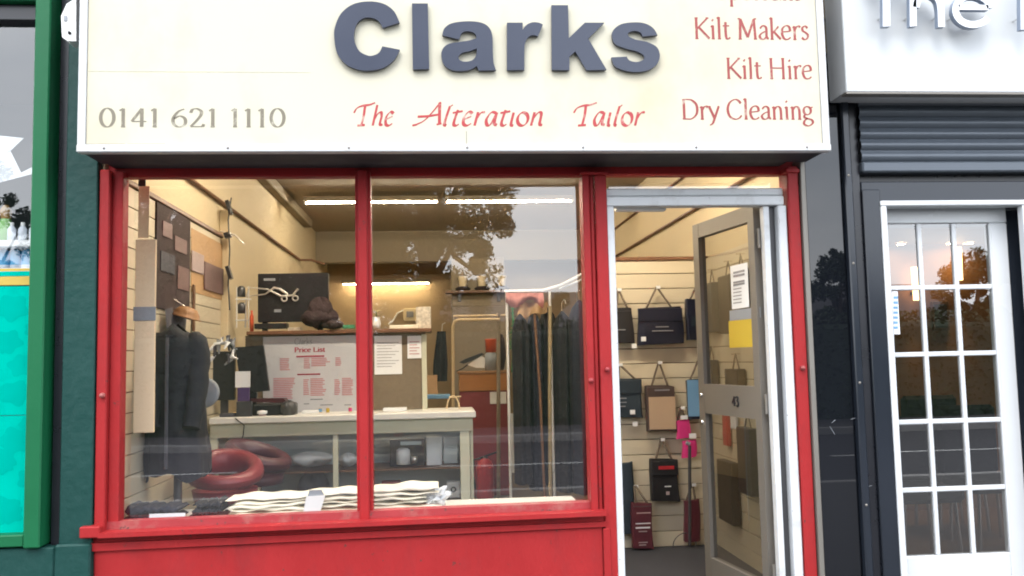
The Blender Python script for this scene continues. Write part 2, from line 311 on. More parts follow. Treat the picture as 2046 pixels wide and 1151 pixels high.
# ------------------------------------------------------------------ broad-nib stroke lettering
def ft(x, z=0, w=.065): return [(x-w, z), (x+w, z)]
def stem(x, a, b): return [(x, a), (x, b)]
def ell(cx, cz, rx, rz, n=14): return [(cx+rx*math.cos(2*PI*i/n+1.2), cz+rz*math.sin(2*PI*i/n+1.2)) for i in range(n+1)]
G = {
 ' ': (.26, []),
 '0': (.52, [ell(.26, .34, .19, .34)]),
 '1': (.40, [stem(.2, 0, .67), [(.09, .59), (.2, .67)], ft(.2)]),
 '2': (.52, [[(.07, .52), (.12, .64), (.25, .67), (.38, .57), (.36, .42), (.22, .2), (.07, .01)], [(.07, .01), (.42, .01)], [(.42, .01), (.46, .1)]]),
 '4': (.52, [stem(.34, 0, .67), [(.34, .67), (.05, .2)], [(.05, .2), (.47, .2)]]),
 '6': (.52, [[(.4, .66), (.22, .56), (.08, .32), (.1, .1), (.25, 0), (.42, .1), (.42, .3), (.27, .4), (.1, .3)]]),
 'K': (.66, [stem(.13, 0, .7), ft(.13), ft(.13, .7), [(.58, .7), (.15, .33)], [(.22, .39), (.64, 0)], ft(.57, .7, .06)]),
 'i': (.25, [stem(.13, 0, .45), [(.05, .4), (.13, .45)], ft(.13), [(.095, .60), (.165, .66)]]),
 'l': (.25, [stem(.13, 0, .74), [(.05, .69), (.13, .74)], ft(.13)]),
 't': (.34, [[(.15, .57), (.14, .3), (.16, .05), (.24, 0), (.32, .05)], [(.03, .44), (.3, .44)]]),
 'M': (.86, [[(.12, 0), (.15, .68)], [(.15, .68), (.43, .06)], [(.43, .06), (.7, .68)], [(.7, .68), (.74, 0)], ft(.12), ft(.74), ft(.1, .69, .05), ft(.75, .69, .05)]),
 'a': (.44, [[(.08, .36), (.2, .46), (.32, .41), (.34, .3), (.34, .08), (.42, .01)], [(.34, .27), (.18, .22), (.06, .12), (.1, .02), (.22, .0), (.34, .09)]]),
 'k': (.47, [stem(.12, 0, .74), [(.04, .69), (.12, .74)], ft(.12), [(.4, .44), (.14, .2)], [(.2, .26), (.47, 0)]]),
 'e': (.46, [[(.08, .25), (.4, .28)], [(.4, .28), (.37, .42), (.25, .47), (.1, .38), (.06, .2), (.14, .03), (.28, 0), (.41, .07)]]),
 'r': (.36, [stem(.12, 0, .45), [(.04, .4), (.12, .45)], ft(.12), [(.12, .3), (.2, .42), (.3, .46), (.35, .41)]]),
 's': (.37, [[(.3, .39), (.2, .46), (.09, .4), (.1, .3), (.22, .23), (.31, .14), (.25, .03), (.14, 0), (.05, .07)]]),
 'H': (.76, [stem(.13, 0, .7), stem(.62, 0, .7), [(.13, .37), (.62, .37)], ft(.13), ft(.62), ft(.13, .7), ft(.62, .7)]),
 'D': (.72, [stem(.13, 0, .7), [(.06, .69), (.25, .7), (.45, .67), (.63, .5), (.63, .2), (.44, .02), (.25, 0), (.06, .01)]]),
 'y': (.46, [[(.05, .45), (.25, .02)], [(.43, .45), (.25, .02), (.17, -.15), (.05, -.22)], ft(.06, .45, .05), ft(.42, .45, .04)]),
 'C': (.66, [[(.6, .56), (.5, .67), (.35, .7), (.15, .58), (.07, .35), (.14, .1), (.34, 0), (.5, .03), (.62, .13)]]),
 'n': (.50, [stem(.12, 0, .45), [(.04, .4), (.12, .45)], ft(.12), [(.12, .32), (.24, .45), (.35, .42), (.39, .3), (.39, 0)], ft(.39)]),
 'g': (.46, [ell(.21, .31, .145, .145), [(.12, .18), (.08, .08), (.2, .03), (.38, -.03), (.41, -.14), (.24, -.24), (.06, -.17), (.1, -.04), (.2, .03)], [(.33, .4), (.44, .44)]]),
 'S': (.48, [[(.4, .57), (.3, .69), (.15, .66), (.09, .54), (.2, .4), (.36, .28), (.42, .14), (.3, .01), (.15, .02), (.06, .13)]]),
 'p': (.52, [stem(.12, -.24, .45), ft(.12, -.24), [(.04, .4), (.12, .45)], [(.12, .3), (.25, .45), (.4, .4), (.46, .22), (.38, .04), (.24, 0), (.12, .07)]]),
 'o': (.50, [ell(.25, .23, .19, .23)]),
 'P': (.56, [stem(.13, 0, .7), ft(.13), [(.06, .69), (.28, .7), (.46, .6), (.46, .43), (.28, .33), (.13, .34)]]),
 'c': (.42, [[(.37, .38), (.27, .46), (.12, .4), (.06, .22), (.13, .04), (.26, 0), (.38, .07)]]),
 'L': (.56, [stem(.13, 0, .7), [(.06, .01), (.5, .01)], [(.5, .01), (.53, .13)]]),
 '3': (.48, [[(.07, .58), (.18, .68), (.34, .62), (.34, .46), (.2, .37)], [(.2, .37), (.38, .3), (.4, .12), (.24, 0), (.07, .07)]]),
}
I = {
 ' ': (.30, []),
 'T': (.52, [[(.28, .62), (.27, .3), (.22, 0)], [(-.06, .40), (.02, .55), (.2, .63), (.42, .66), (.6, .73)], [(.1, 0), (.34, .02)]]),
 'h': (.42, [[(.16, .66), (.08, 0)], [(.09, .14), (.2, .37), (.31, .42), (.34, .3), (.31, .05), (.40, .03)]]),
 'e': (.34, [[(.3, .38), (.2, .44), (.08, .28), (.08, .06), (.18, 0), (.3, .07)], [(.1, .2), (.28, .3)]]),
 'A': (.62, [[(.52, .75), (.34, .45), (.12, .16), (-.1, .03)], [(.5, .73), (.53, .35), (.56, .05)], [(-.08, .28), (.22, .30), (.56, .36)], [(.48, .03), (.62, .07)], [(-.2, .0), (-.08, .03)]]),
 'l': (.24, [[(.18, .62), (.08, .08), (.14, 0)], [(.16, .58), (.26, .66)]]),
 't': (.30, [[(.18, .5), (.1, .08), (.17, 0), (.25, .05)], [(.04, .40), (.32, .46)]]),
 'c': (.30, [[(.28, .38), (.18, .42), (.08, .26), (.08, .06), (.16, 0), (.27, .06)]]),
 'r': (.32, [[(.12, .43), (.06, 0)], [(.09, .2), (.2, .4), (.32, .43)]]),
 'a': (.40, [[(.32, .40), (.18, .42), (.06, .2), (.1, .02), (.2, .05), (.32, .36)], [(.34, .42), (.3, .08), (.38, .02)]]),
 'i': (.20, [[(.12, .42), (.08, .05), (.15, .0)]]),
 'o': (.40, [ell(.2, .21, .15, .21)]),
 'n': (.42, [[(.12, .43), (.06, 0)], [(.08, .18), (.22, .41), (.32, .38), (.3, .06), (.38, .02)]]),
}
def strokes(txt, tbl, X0, X1, Z0, Zc, Y, slant=0, a=.05, b=.016, ang=.35, closed_dep=None, seed=0):
    wid = sum(tbl[c][0] for c in txt); sx = (X1-X0)/wid; sz = (Zc-Z0)/.7; x = 0; k = 0; res = []
    ux, uz = math.cos(ang), math.sin(ang)
    for c in txt:
        adv, st = tbl[c]; mb = MB()
        for s in st:
            q = spline(s, 5) if len(s) > 2 else [s[0], ((s[0][0]+s[1][0])/2, (s[0][1]+s[1][1])/2), s[1]]
            L = []; Rr = []; k += 1
            for i, p in enumerate(q):
                p0, p1 = q[max(i-1, 0)], q[min(i+1, len(q)-1)]
                d = Vector((p1[0]-p0[0], p1[1]-p0[1])); d = d.normalized() if d.length > 1e-6 else Vector((1, 0))
                n = Vector((-d.y, d.x)); hw = math.sqrt((a*(n.x*ux+n.y*uz))**2+(b*(-n.x*uz+n.y*ux))**2)
                for lst, sg in ((L, 1), (Rr, -1)):
                    u, v = p[0]+n.x*hw*sg+x, p[1]+n.y*hw*sg
                    lst.append((X0+(u+slant*v)*sx, Y-.00004*(k % 9), Z0+v*sz))
            m = len(L); mb.add(L+Rr, [(i, i+1, m+i+1, m+i) for i in range(m-1)])
        if st: res.append(mb)
        x += adv
    return res
def ptext(name, txt, tbl, px0, px1, pyb, pyc, Y, m, parent, **kw):
    A = P(px0, pyb, Y); B = P(px1, pyb, Y); C = P((px0+px1)/2, pyc, Y); Bm = P((px0+px1)/2, pyb, Y)
    return [q.build(name, m, parent) for q in strokes(txt, tbl, A.x, B.x, Bm.z, C.z, Y, **kw)]
# ================================================================== the setting: street
struct(MB().quad((-400, -500, -.14), (400, -500, -.14), (400, 60, -.14), (-400, 60, -.14)).build('ground', 'grass'))
struct(MB().quad((-120, -12.5, -.13), (120, -12.5, -.13), (120, -5.6, -.13), (-120, -5.6, -.13)).build('road', 'asphalt'))
struct(MB().box(-120, 120, -5.45, -.0, -.3, 0).build('pavement', 'paving'))
struct(MB().box(-120, 120, -5.6, -5.451, -.3, .004, .01).build('kerb', 'kerb'))
struct(MB().box(-120, 120, -12.65, -12.501, -.3, .004, .01).build('kerb', 'kerb'))
struct(MB().box(-120, 120, -14.6, -12.651, -.3, 0).build('pavement', 'paving'))
for i in range(13):
    x = -36+i*6
    struct(MB().quad((x, -9.05, -.126), (x+3, -9.05, -.126), (x+3, -8.95, -.126), (x, -8.95, -.126)).build('road_marking', 'line_white'))
# ================================================================== tailor's shop shell
XL, XR, ZC, ZF, YB = -1.60, 2.05, 3.2, .05, 8.6
struct(MB().box(XL-.1, XR+.1, .02, YB+.1, -.2, ZF).build('shop_floor', 'lino'))
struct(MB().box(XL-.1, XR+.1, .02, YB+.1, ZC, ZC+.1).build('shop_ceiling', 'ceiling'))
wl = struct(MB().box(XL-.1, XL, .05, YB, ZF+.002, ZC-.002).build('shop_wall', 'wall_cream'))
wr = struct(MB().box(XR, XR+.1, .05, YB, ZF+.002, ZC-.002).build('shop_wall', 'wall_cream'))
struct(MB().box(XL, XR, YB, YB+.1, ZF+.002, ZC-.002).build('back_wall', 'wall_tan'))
# bulkhead across the shop, trims along the walls
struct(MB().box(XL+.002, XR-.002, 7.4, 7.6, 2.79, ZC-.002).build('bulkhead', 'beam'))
MB().tube([(XL+.018, .4, 2.66), (XL+.018, 6.0, 2.66), (XL+.14, 6.02, 2.66), (XL+.30, 6.02, 2.61)], .014, 6).build('conduit', 'wood_dark', wl)
MB().box(XL+.001, XL+.10, 3.3, 6.4, ZC-.10, ZC-.003, .01).build('cornice', 'beam', wl)
MB().tube([(XR-.018, .4, 2.61), (XR-.018, 7.3, 2.61)], .013, 6).build('conduit', 'wood_dark', wr)
MB().tube([(XR-.018, .4, 2.93), (XR-.018, 7.3, 2.93)], .010, 6).build('conduit', 'wood_dark', wr)
# slatted boards on the left wall
def share(o, parent, loc):
    c = o.copy(); COL.objects.link(c); c.parent = parent; c.location = loc; return c
slb = struct(MB().box(XL+.001, XL+.006, .10, 2.27, ZF+.003, 2.39).build('slat_wall', 'slat_back', loc=(XL, 0, 0)))
b0 = MB().box(XL+.006, XL+.020, .10, 2.27, .06, .06+.1005, .002).build('board', 'slat', slb)
for i in range(1, 22): share(b0, slb, (0, 0, i*.106))
MB().box(XL+.004, XL+.034, .10, 2.29, 2.392, 2.42, .003).build('top_rail', 'wood_dark', slb)
MB().box(XL+.004, XL+.07, 2.28, 2.43, ZF+.003, 2.60, .005).build('upright', 'wall_cream', slb)
# slatted partition facing the door
YS = 2.2
pt_ = struct(MB().box(1.18, XR-.002, YS+.02, YS+.06, ZF+.003, 2.17).build('slat_partition', 'slat_back', loc=(1.6, YS, 0)))
p0 = MB().box(1.18, XR-.003, YS, YS+.019, .06, .06+.1065, .002).build('board', 'slat', pt_)
for i in range(1, 19): share(p0, pt_, (0, 0, i*.1122))
MB().box(1.16, XR-.002, YS-.012, YS+.07, 2.178, 2.205, .003).build('top_rail', 'wood_dark', pt_)
MB().box(1.13, 1.178, YS-.01, YS+.07, ZF+.003, 2.178, .003).build('end_trim', 'navy_cloth', pt_)
# right wall slats seen through the door glass
rsb = struct(MB().box(XR-.006, XR-.001, .35, YS-.015, ZF+.003, 2.17).build('slat_wall', 'slat_back', loc=(XR, 1, 0)))
r0 = MB().box(XR-.020, XR-.006, .35, YS-.015, .06, .06+.1065, .002).build('board', 'slat', rsb)
for i in range(1, 19): share(r0, rsb, (0, 0, i*.1122))
struct(MB().box(1.1, XR-.02, .12, 2.19, ZF+.002, ZF+.012).build('door_mat_floor', 'mat_floor'))
# lamps
def tube_lamp(px0, px1, py, Y, m, label, zoff=0):
    A = P(px0, py, Y); B = P(px1, py, Y); z = (A.z+B.z)/2
    t = thing('fluorescent_lamp', label, 'lamp', ((A.x+B.x)/2, Y, z))
    MB().box(A.x-.02, B.x+.02, Y-.06, Y+.06, z+.010, z+.055, .004).build('batten', 'beam', t)
    MB().tube([(A.x, Y, z), (B.x, Y, z)], .0065, 10).build('tube', m, t)
    for x in (A.x-.012, B.x+.012): MB().box(x-.012, x+.012, Y-.015, Y+.015, z-.016, z+.03, .003).build('end_cap', 'plastic_white', t)
YT = 4.75
tube_lamp(612, 872, 404.5, YT, 'tube_light', 'lit ceiling tube lamp crossing behind the red mullion')
tube_lamp(893, 1140, 403, YT, 'tube_light', 'lit ceiling tube lamp above the column with the pale shades')
def added_front_lamp(xa, xb, Y, label):  # unseen tubes added to light the slatted partition inside the door
    t = thing('fluorescent_lamp', label, 'lamp', ((xa+xb)/2, Y, ZC-.1))
    MB().box(xa-.02, xb+.02, Y-.06, Y+.06, ZC-.066, ZC-.004, .006).build('batten', 'plastic_white', t)
    MB().tube([(xa, Y, ZC-.08), (xb, Y, ZC-.08)], .014, 10).build('tube', 'tube_light', t)
    for x in (xa-.012, xb+.012): MB().box(x-.012, x+.012, Y-.015, Y+.015, ZC-.096, ZC-.053, .003).build('end_cap', 'plastic_white', t)
added_front_lamp(-1.25, .1, 1.25, 'added unseen ceiling tube lamp over the window display, left of its pair')
added_front_lamp(.35, 1.7, 1.25, 'added unseen ceiling tube lamp over the shop door, right of its pair')
tube_lamp(686, 856, 567, 8.45, 'tube_light_back', 'lit tube lamp low on the back wall above the price list screen')
# ================================================================== red shopfront
Y0 = 0.0; YG = .115
sf = thing('tailor_shopfront', 'red painted timber shopfront with two large window panes and open white framed door', 'shopfront', (0, 0, 0))
x0, x1, zt, zb = P(205, 345, Y0).x, P(1604, 345, Y0).x, P(900, 330, Y0).z, P(900, 351, Y0).z
xa, xb = P(200, 700, Y0).x, P(1205, 700, Y0).x
ZSL, ZSR = P(212, 1070.8, Y0).z, P(1210, 1027, Y0).z      # sill falls slightly with the street
MB().box(x0, x1, Y0+.075, Y0+.15, P(900, 351, .075).z, zt+.25, .006).build('head_rail', 'red', sf)
MB().box(x0-.3, x1+.2, Y0+.06, Y0+.2, zt+.251, 3.6).build('lintel', 'soffit', sf)
zb = P(900, 336, Y0).z
def vpost(name, pxt, pxb, w, yf, dep, zlo, zhi, m='red', par=None, b=.006):
    A = P(pxt, 420, Y0); B = P(pxb, 1000, Y0); x = (A.x+B.x)/2
    return MB().box(x-w/2, x+w/2, yf, yf+dep, zlo, zhi, b).build(name, m, par or sf)
mpx = .00245
def X(px, py=700): return P(px, py, Y0).x
def slope_bar(mb, xa, xb, y0, y1, za0, za1, zb0, zb1):
    v = [(xa, y0, za0), (xa, y1, za0), (xa, y1, za1), (xa, y0, za1), (xb, y0, zb0), (xb, y1, zb0), (xb, y1, zb1), (xb, y0, zb1)]
    return mb.add(v, [(0, 3, 2, 1), (4, 5, 6, 7), (0, 1, 5, 4), (3, 7, 6, 2), (0, 4, 7, 3), (1, 2, 6, 5)])
xl0, xl1 = X(193), X(214); 
MB().box(xl0, xl1, Y0, Y0+.06, ZSL+.012, zb-.001, .005).build('corner_post', 'red', sf)
MB().box(xl1, X(236), Y0+.035, Y0+.115, ZSL+.03, zb-.001, .004).build('corner_post', 'red', sf)
MB().box(X(709.5), X(741.5), Y0+.045, Y0+.12, P(725, 1043, Y0).z, zb-.001, .004).build('mullion', 'red', sf)
MB().box(X(715.5), X(735), Y0+.018, Y0+.046, P(725, 1045, Y0).z, zb-.001, .006).build('mullion_bead', 'red', sf)
zpt = P(1190, 345, Y0).z
for a, b, yf in ((1173, 1187, .0), (1188.5, 1197, .018), (1198.5, 1222, -.002)):
    MB().box(X(a), X(b), Y0+yf, Y0+.11, (ZSR+.015 if b < 1198 else .02), zpt-.012, .005).build('door_post', 'red', sf)
MB().box(X(1170), X(1224), Y0-.014, Y0+.05, zpt-.012, zpt+.004, .004).build('post_cap', 'red', sf)
MB().box(X(1588.5), X(1612), Y0-.004, Y0+.11, .02, P(1590, 332, Y0).z, .006).build('door_post', 'red', sf)
MB().box(X(1585), X(1614), Y0-.014, Y0+.05, P(1590, 346, Y0).z, P(1590, 338, Y0).z, .004).build('post_cap', 'red', sf)
slope_bar(MB(), X(214)-.01, X(1198), Y0-.055, Y0+.05, ZSL, ZSL+.022, ZSR, ZSR+.022).build('sill', 'red', sf)
slope_bar(MB(), X(214), X(1185), Y0+.03, Y0+.10, ZSL+.022, ZSL+.058, ZSR+.022, ZSR+.055).build('sill_bead', 'red_chip', sf)
MB().box(X(173), X(213), Y0-.05, Y0+.02, ZSL+.0, ZSL+.052, .005).build('sill_horn', 'red', sf)
# stall riser with a sunk boarded panel
slope_bar(MB(), X(190), X(1206), Y0+.012, Y0+.09, .02, ZSL-.003, .02, ZSR-.003).build('stall_riser', 'red', sf)
zl, zr = P(215, 1100, Y0).z, P(1190, 1054, Y0).z
slope_bar(MB(), X(190), X(1200), Y0-.012, Y0+.0115, zl, ZSL-.03, zr+.004, ZSR-.035).build('riser_rail', 'red', sf)
slope_bar(MB(), X(196), X(1192), Y0+.003, Y0+.0118, .03, zl-.004, .03, zr-.002).build('riser_panel', 'red', sf)
MB().box(X(1194), X(1208), Y0-.010, Y0+.0115, .03, zr-.005, .003).build('riser_stile', 'red', sf)
for px, py in ((205, 790), (1181, 760), (1213, 738), (1603, 735)):
    c = P(px, py, Y0-.004); MB().lathe([(.0, -.02), (.010, -.018), (.013, -.008), (.013, .0)], c, 10, ax=Matrix.Rotation(-PI/2, 3, 'X')).build('bolt_head', 'red_chip', sf)
pane('window_pane', (234, 345, 711, 1062), YG, 'shop_glass', sf); pane('window_pane', (740, 345, 1176, 1040), YG, 'shop_glass', sf)
pane('transom_pane', (1216, 346, 1580, 386), YG, 'shop_glass', sf)
# door frame (white aluminium) and open door leaf
DF = .03
xd0, xd1 = X(1214), X(1588)
z_h0, z_h1, z_h2 = P(1390, 376, DF).z, P(1390, 393, DF).z, P(1390, 412, DF).z
MB().box(xd0, xd1-.01, DF, DF+.06, z_h1+.004, z_h0, .006).build('door_head', 'alu_white', sf)
MB().box(xd0, xd1-.015, DF-.02, DF+.06, z_h2, z_h1, .005).build('door_head', 'alu_white', sf)
MB().box(X(1221), X(1236.5), DF-.02, DF+.06, .03, z_h2-.001, .004).build('door_jamb', 'alu_white', sf)
MB().box(X(1569), X(1587), DF-.02, DF+.06, .03, z_h2-.001, .006).build('door_jamb', 'alu_white', sf)
MB().box(X(1554.5), X(1568.5), DF+.03, DF+.05, .03, z_h2-.001).build('jamb_gap_filler', 'steel_dark', sf)  # dark strip put in for the dark gap beside the jamb
MB().box(X(1542), X(1554), DF, DF+.05, .03, z_h2-.001, .003).build('door_stop', 'alu_white', sf)
pbox('door_closer', (1231, 412, 1331, 420.5), DF+.062, .05, 'plastic_white', sf)
MB().box(xd0, xd1, -.03, .12, -.02, .03, .006).build('threshold', 'alu_grey', sf)
# open leaf: hinge line at (xh, yh), swung in by ~82 degrees
xh, yh = X(1541), .115
fe = P(1404, 800, yh+.735); 
dv = Vector((fe.x-xh, .735, 0)).normalized(); nv = Vector((-dv.y, dv.x, 0)); DW = .745; zv = Vector((0, 0, 1))
zt_d = 2.235; zb_d = .07
door = None
def dbar(name, u0, u1, z0, z1, m, par, t=.022, off=0):
    c = Vector((xh, yh, 0))+dv*((u0+u1)/2)+nv*off; c.z = (z0+z1)/2
    return MB().obox(c, dv, nv, zv, (u1-u0)/2, t, (z1-z0)/2).build(name, m, par)
door = dbar('door', DW-.075, DW, zb_d, zt_d, 'alu_grey', sf)
dbar('hinge_stile', 0, .065, zb_d, zt_d, 'alu_grey', door)
dbar('top_rail', .066, DW-.076, zt_d-.085, zt_d, 'alu_grey', door, .021)
zm = P(1470, 800, yh+.37).z
dbar('mid_rail', .066, DW-.076, zm-.085, zm+.085, 'alu_grey', door, .021)
dbar('bottom_rail', .066, DW-.076, zb_d, zb_d+.22, 'alu_grey', door, .021)
dbar('edge_seal', DW+.0005, DW+.008, zb_d, zt_d, 'steel_dark', door, .010)
def dquad(name, u0, u1, z0, z1, off, m, par):
    A = Vector((xh, yh, 0))+nv*off
    return MB().quad(A+dv*u0+zv*z0, A+dv*u1+zv*z0, A+dv*u1+zv*z1, A+dv*u0+zv*z1).build(name, m, par)
dquad('glass_pane', .066, DW-.076, zm+.085, zt_d-.085, 0, 'door_glass', door)
dquad('glass_pane', .066, DW-.076, zb_d+.22, zm-.085, 0, 'door_glass', door)
# side of the leaf that faces the camera: +nv or -nv
SGN = 1 if (CAM-Vector((xh, yh, 1.4))).dot(nv) > 0 else -1
def uz(px, py):      # pixel -> (u,z) on the door plane
    d = FW*FPX + RT*(px-1023) - UP*(py-575.5); o = Vector((xh, yh, 0))+nv*(SGN*.024)
    t = (o-CAM).dot(nv)/d.dot(nv); p = CAM+d*t
    return (p-o).dot(dv), p.z
def dposter(name, r, m, label=None, cat=None, off=.006):
    (ua, za), (ub, zb_) = uz(r[0], (r[1]+r[3])/2), uz(r[2], (r[1]+r[3])/2)
    z1, z0 = uz((r[0]+r[2])/2, r[1])[1], uz((r[0]+r[2])/2, r[3])[1]
    c = Vector((xh, yh, 0))+dv*((ua+ub)/2)+nv*(SGN*off); c.z = (z0+z1)/2
    return MB().obox(c, dv, nv, zv, abs(ub-ua)/2, .0012, (z1-z0)/2).build(name, m, door)
dposter('notice_sheet', (1455, 528, 1489, 616), 'paper')
for i, py in enumerate((541, 548, 561, 566, 576, 583, 590, 597, 604)):
    dposter('print_line', (1460, py, 1482 if i < 4 else 1476, py+(4 if i < 4 else 1.8)), 'print_grey', off=.0085)
dposter('poster', (1452, 617, 1513, 638), 'lavender_grey'); dposter('poster', (1451, 638.5, 1512, 694), 'yellow')
u0, z0 = uz(1476, 812); u1, z1 = uz(1462, 791)
nb = MB(); xx = 0
for ch in '43':
    adv, st = G[ch]
    for s in st:
        q = spline(s, 5) if len(s) > 2 else s
        for i in range(len(q)-1):
            a_, b_ = [Vector((xh, yh, 0))+nv*(SGN*.0235)+dv*(u1+(u0-u1)*((p[0]+xx)/.95))+zv*(z0+(z1-z0)*p[1]/.7) for p in (q[i], q[i+1])]
            nb.tube([a_, b_], .0045, 5)
    xx += adv*.95
nb.build('door_number', 'black_plastic', door)
ul = DW-.036
for zz in (zm+.02, zm-.14):
    c = Vector((xh, yh, zz))+dv*ul+nv*(SGN*.0225); MB().lathe([(0, .010), (.012, .009), (.015, 0)], c, 12, ax=nv.to_track_quat('Z', 'Y').to_matrix() if SGN > 0 else (-nv).to_track_quat('Z', 'Y').to_matrix()).build('lock_cylinder', 'chrome', door)
for zz in (.35, 1.2, 2.05):
    MB().tube([(xh-.004, yh-.03, zz-.05), (xh-.004, yh-.03, zz+.05)], .009, 8).build('hinge', 'alu_grey', door)
# ================================================================== fascia sign
YSF = -.30
sg = thing('fascia_sign', 'cream box fascia sign reading Clarks in raised navy letters', 'sign', (0, YSF, P(900, 303, YSF).z))
xs0, xs1, zs0 = P(150, 200, YSF).x+.012, P(1652, 200, YSF).x+.006, P(900, 303.5, YSF).z
zs1 = zs0+1.25
MB().box(xs0+.01, xs1-.01, YSF+.012, -.035, zs0+.008, zs1).build('box', 'soffit', sg)
MB().box(X(212), X(1585), -.034, .13, zs0+.010, zs0+.05).build('soffit_board', 'soffit', sg)
MB().box(xs0+.0385, xs1-.0385, YSF+.002, YSF+.0115, zs0+.0365, zs1).build('face_panel', 'sign_cream', sg)
MB().box(xs0+.002, xs0+.036, YSF-.008, YSF+.04, zs0+.02, zs1, .004).build('trim', 'sign_trim', sg)
MB().box(xs1-.036, xs1-.002, YSF-.008, YSF+.04, zs0+.02, zs1, .004).build('trim', 'sign_trim', sg)
MB().box(xs0, xs1, YSF-.010, YSF+.04, zs0, zs0+.034, .004).build('trim', 'sign_trim', sg)
# panel joint and hairline
pbox('panel_seam', (170, 142.6, 620, 143.4), YSF+.0008, .001, 'counter_cream', sg, 0); pbox('panel_seam', (931.5, 262, 932.5, 290), YSF+.0008, .001, 'alu_grey', sg, 0)
for a_, b_, y_, h_ in ((172, 250, 288.2, 1.4), (255, 330, 288.6, 2.0), (332, 420, 288.4, 1.2), (905, 960, 290.5, 1.0), (965, 1045, 290.4, .8), (1285, 1420, 290, 1.2), (1425, 1560, 289.2, 1.7), (1562, 1638, 288, 1.4)):
    pbox('grime_seam', (a_, y_-h_/2, b_, y_+h_/2), YSF+.0008, .001, 'counter_cream' if h_ < 1.3 else 'alu_grey', sg, 0)
for i in range(7):
    c = Vector((xs0+.12+(xs1-xs0-.24)*i/6, YSF-.0105, zs0+.017)); MB().lathe([(0, .003), (.004, .0025), (.006, 0)], c, 8, ax=Matrix.Rotation(PI/2, 3, 'X')).build('screw', 'alu_grey', sg)
cz = 2.923
def glyph(name, out, holes, yf, yb, m, parent, ox=640, oy=0, sc=cz, n=6):
    f = lambda pts: [(P(ox+x/sc, oy+y/sc, yf).x, P(ox+x/sc, oy+y/sc, yf).z) for x, y in outline(pts, n)]
    return MB().prism(f(out), [f(h) for h in holes], yf, yb).build(name, m, parent)
YL = YSF-.022
CL = [([(463, 132, 1), (430, 65), (370, 22), (285, 8), (190, 25), (120, 80), (85, 160), (82, 225), (98, 310), (150, 375), (220, 406), (290, 412), (370, 395), (430, 350), (465, 290, 1), (362, 270, 1), (345, 305), (315, 322), (280, 325), (230, 300), (203, 250), (197, 200), (210, 145), (240, 112), (280, 102), (325, 112), (350, 135), (364, 163, 1)], []),
 ([(535, 20, 1), (628, 20, 1), (636, 403, 1), (540, 405, 1)], []),
 ([(712, 206, 1), (725, 165), (770, 135), (860, 124), (940, 132), (985, 160), (1005, 210), (1008, 300), (1012, 365), (1026, 410, 1), (925, 412, 1), (914, 385, 1), (880, 405), (830, 414), (770, 409), (725, 380), (707, 330), (715, 285), (750, 256), (810, 245), (870, 236), (912, 222, 1), (906, 200), (885, 186), (850, 183), (825, 195), (812, 230, 1)], [[(914, 283, 1), (870, 299), (830, 308), (808, 330), (816, 352), (850, 360), (890, 350), (910, 322)]]),
 ([(1090, 132, 1), (1182, 132, 1), (1182, 174, 1), (1205, 145), (1240, 130), (1275, 132), (1300, 143, 1), (1272, 212, 1), (1240, 205), (1212, 220), (1195, 260), (1192, 330), (1192, 408, 1), (1090, 410, 1)], []),
 ([(1350, 30, 1), (1447, 30, 1), (1452, 222, 1), (1545, 132, 1), (1660, 132, 1), (1565, 225, 1), (1672, 407, 1), (1555, 410, 1), (1490, 300, 1), (1455, 330, 1), (1455, 410, 1), (1352, 408, 1)], []),
 ([(1970, 205, 1), (1945, 165), (1900, 138), (1840, 130), (1760, 140), (1712, 175), (1704, 215), (1725, 258), (1790, 285), (1850, 300), (1890, 325), (1885, 350), (1845, 362), (1805, 352), (1790, 330, 1), (1700, 335, 1), (1720, 385), (1780, 412), (1850, 420), (1920, 408), (1970, 370), (1983, 320), (1965, 275), (1910, 245), (1840, 230), (1800, 210), (1802, 190), (1835, 180), (1870, 190), (1882, 213, 1)], [])]
for o_, h_ in CL: glyph('letter', o_, h_, YL, YSF-.004, 'letter_navy', sg)
YV = YSF+.0012
ptext('painted_letter', '0141 621 1110', G, 196, 572, 253.5, 215.5, YV, 'vinyl_olive', sg, a=.052, b=.017, ang=.15)
ptext('painted_letter', 'Kilt Makers', G, 1386, 1618, 78, 37, YV, 'vinyl_red', sg, a=.052, b=.020, ang=.2)
ptext('painted_letter', 'Kilt Hire', G, 1450, 1624, 157, 117, YV, 'vinyl_red', sg, a=.052, b=.020, ang=.2)
ptext('painted_letter', 'Dry Cleaning', G, 1361, 1626, 238, 199, YV, 'vinyl_red', sg, a=.052, b=.020, ang=.2)
ptext('painted_letter', 'Sporrans', G, 1432, 1604, -1, -41, YV, 'vinyl_red', sg, a=.052, b=.020, ang=.2)
for w_, a_, b_ in (('The', 708, 786), ('Alteration', 838, 1086), ('Tailor', 1148, 1286)):
    ptext('painted_letter', w_, I, a_, b_, 251, 207, YV, 'vinyl_red_thin', sg, slant=.12, a=.054, b=.017, ang=.75)
# small white lamp housing on the end of the sign
t = thing('alarm_box', 'white plastic box fixed to the end of the cream sign beside the green post', 'box', P(135, 80, -.2))
yq = -.22
hs = [(122, 32), (133, 8), (145, 0), (152, -6), (152, 82), (135, 82), (124, 74)]
MB().prism([(P(x, y, yq).x, P(x, y, yq).z) for x, y in hs], [], yq, yq+.10).build('housing', 'plastic_white', t)
pbox('rib', (127, 31, 134, 42), yq-.004, .003, 'lavender_grey', t, .001)
c = P(139.5, 66, yq); MB().lathe([(0, .012), (.006, .011), (.007, 0)], c, 10, ax=Matrix.Rotation(PI/2, 3, 'X')).build('screw', 'black_plastic', t)
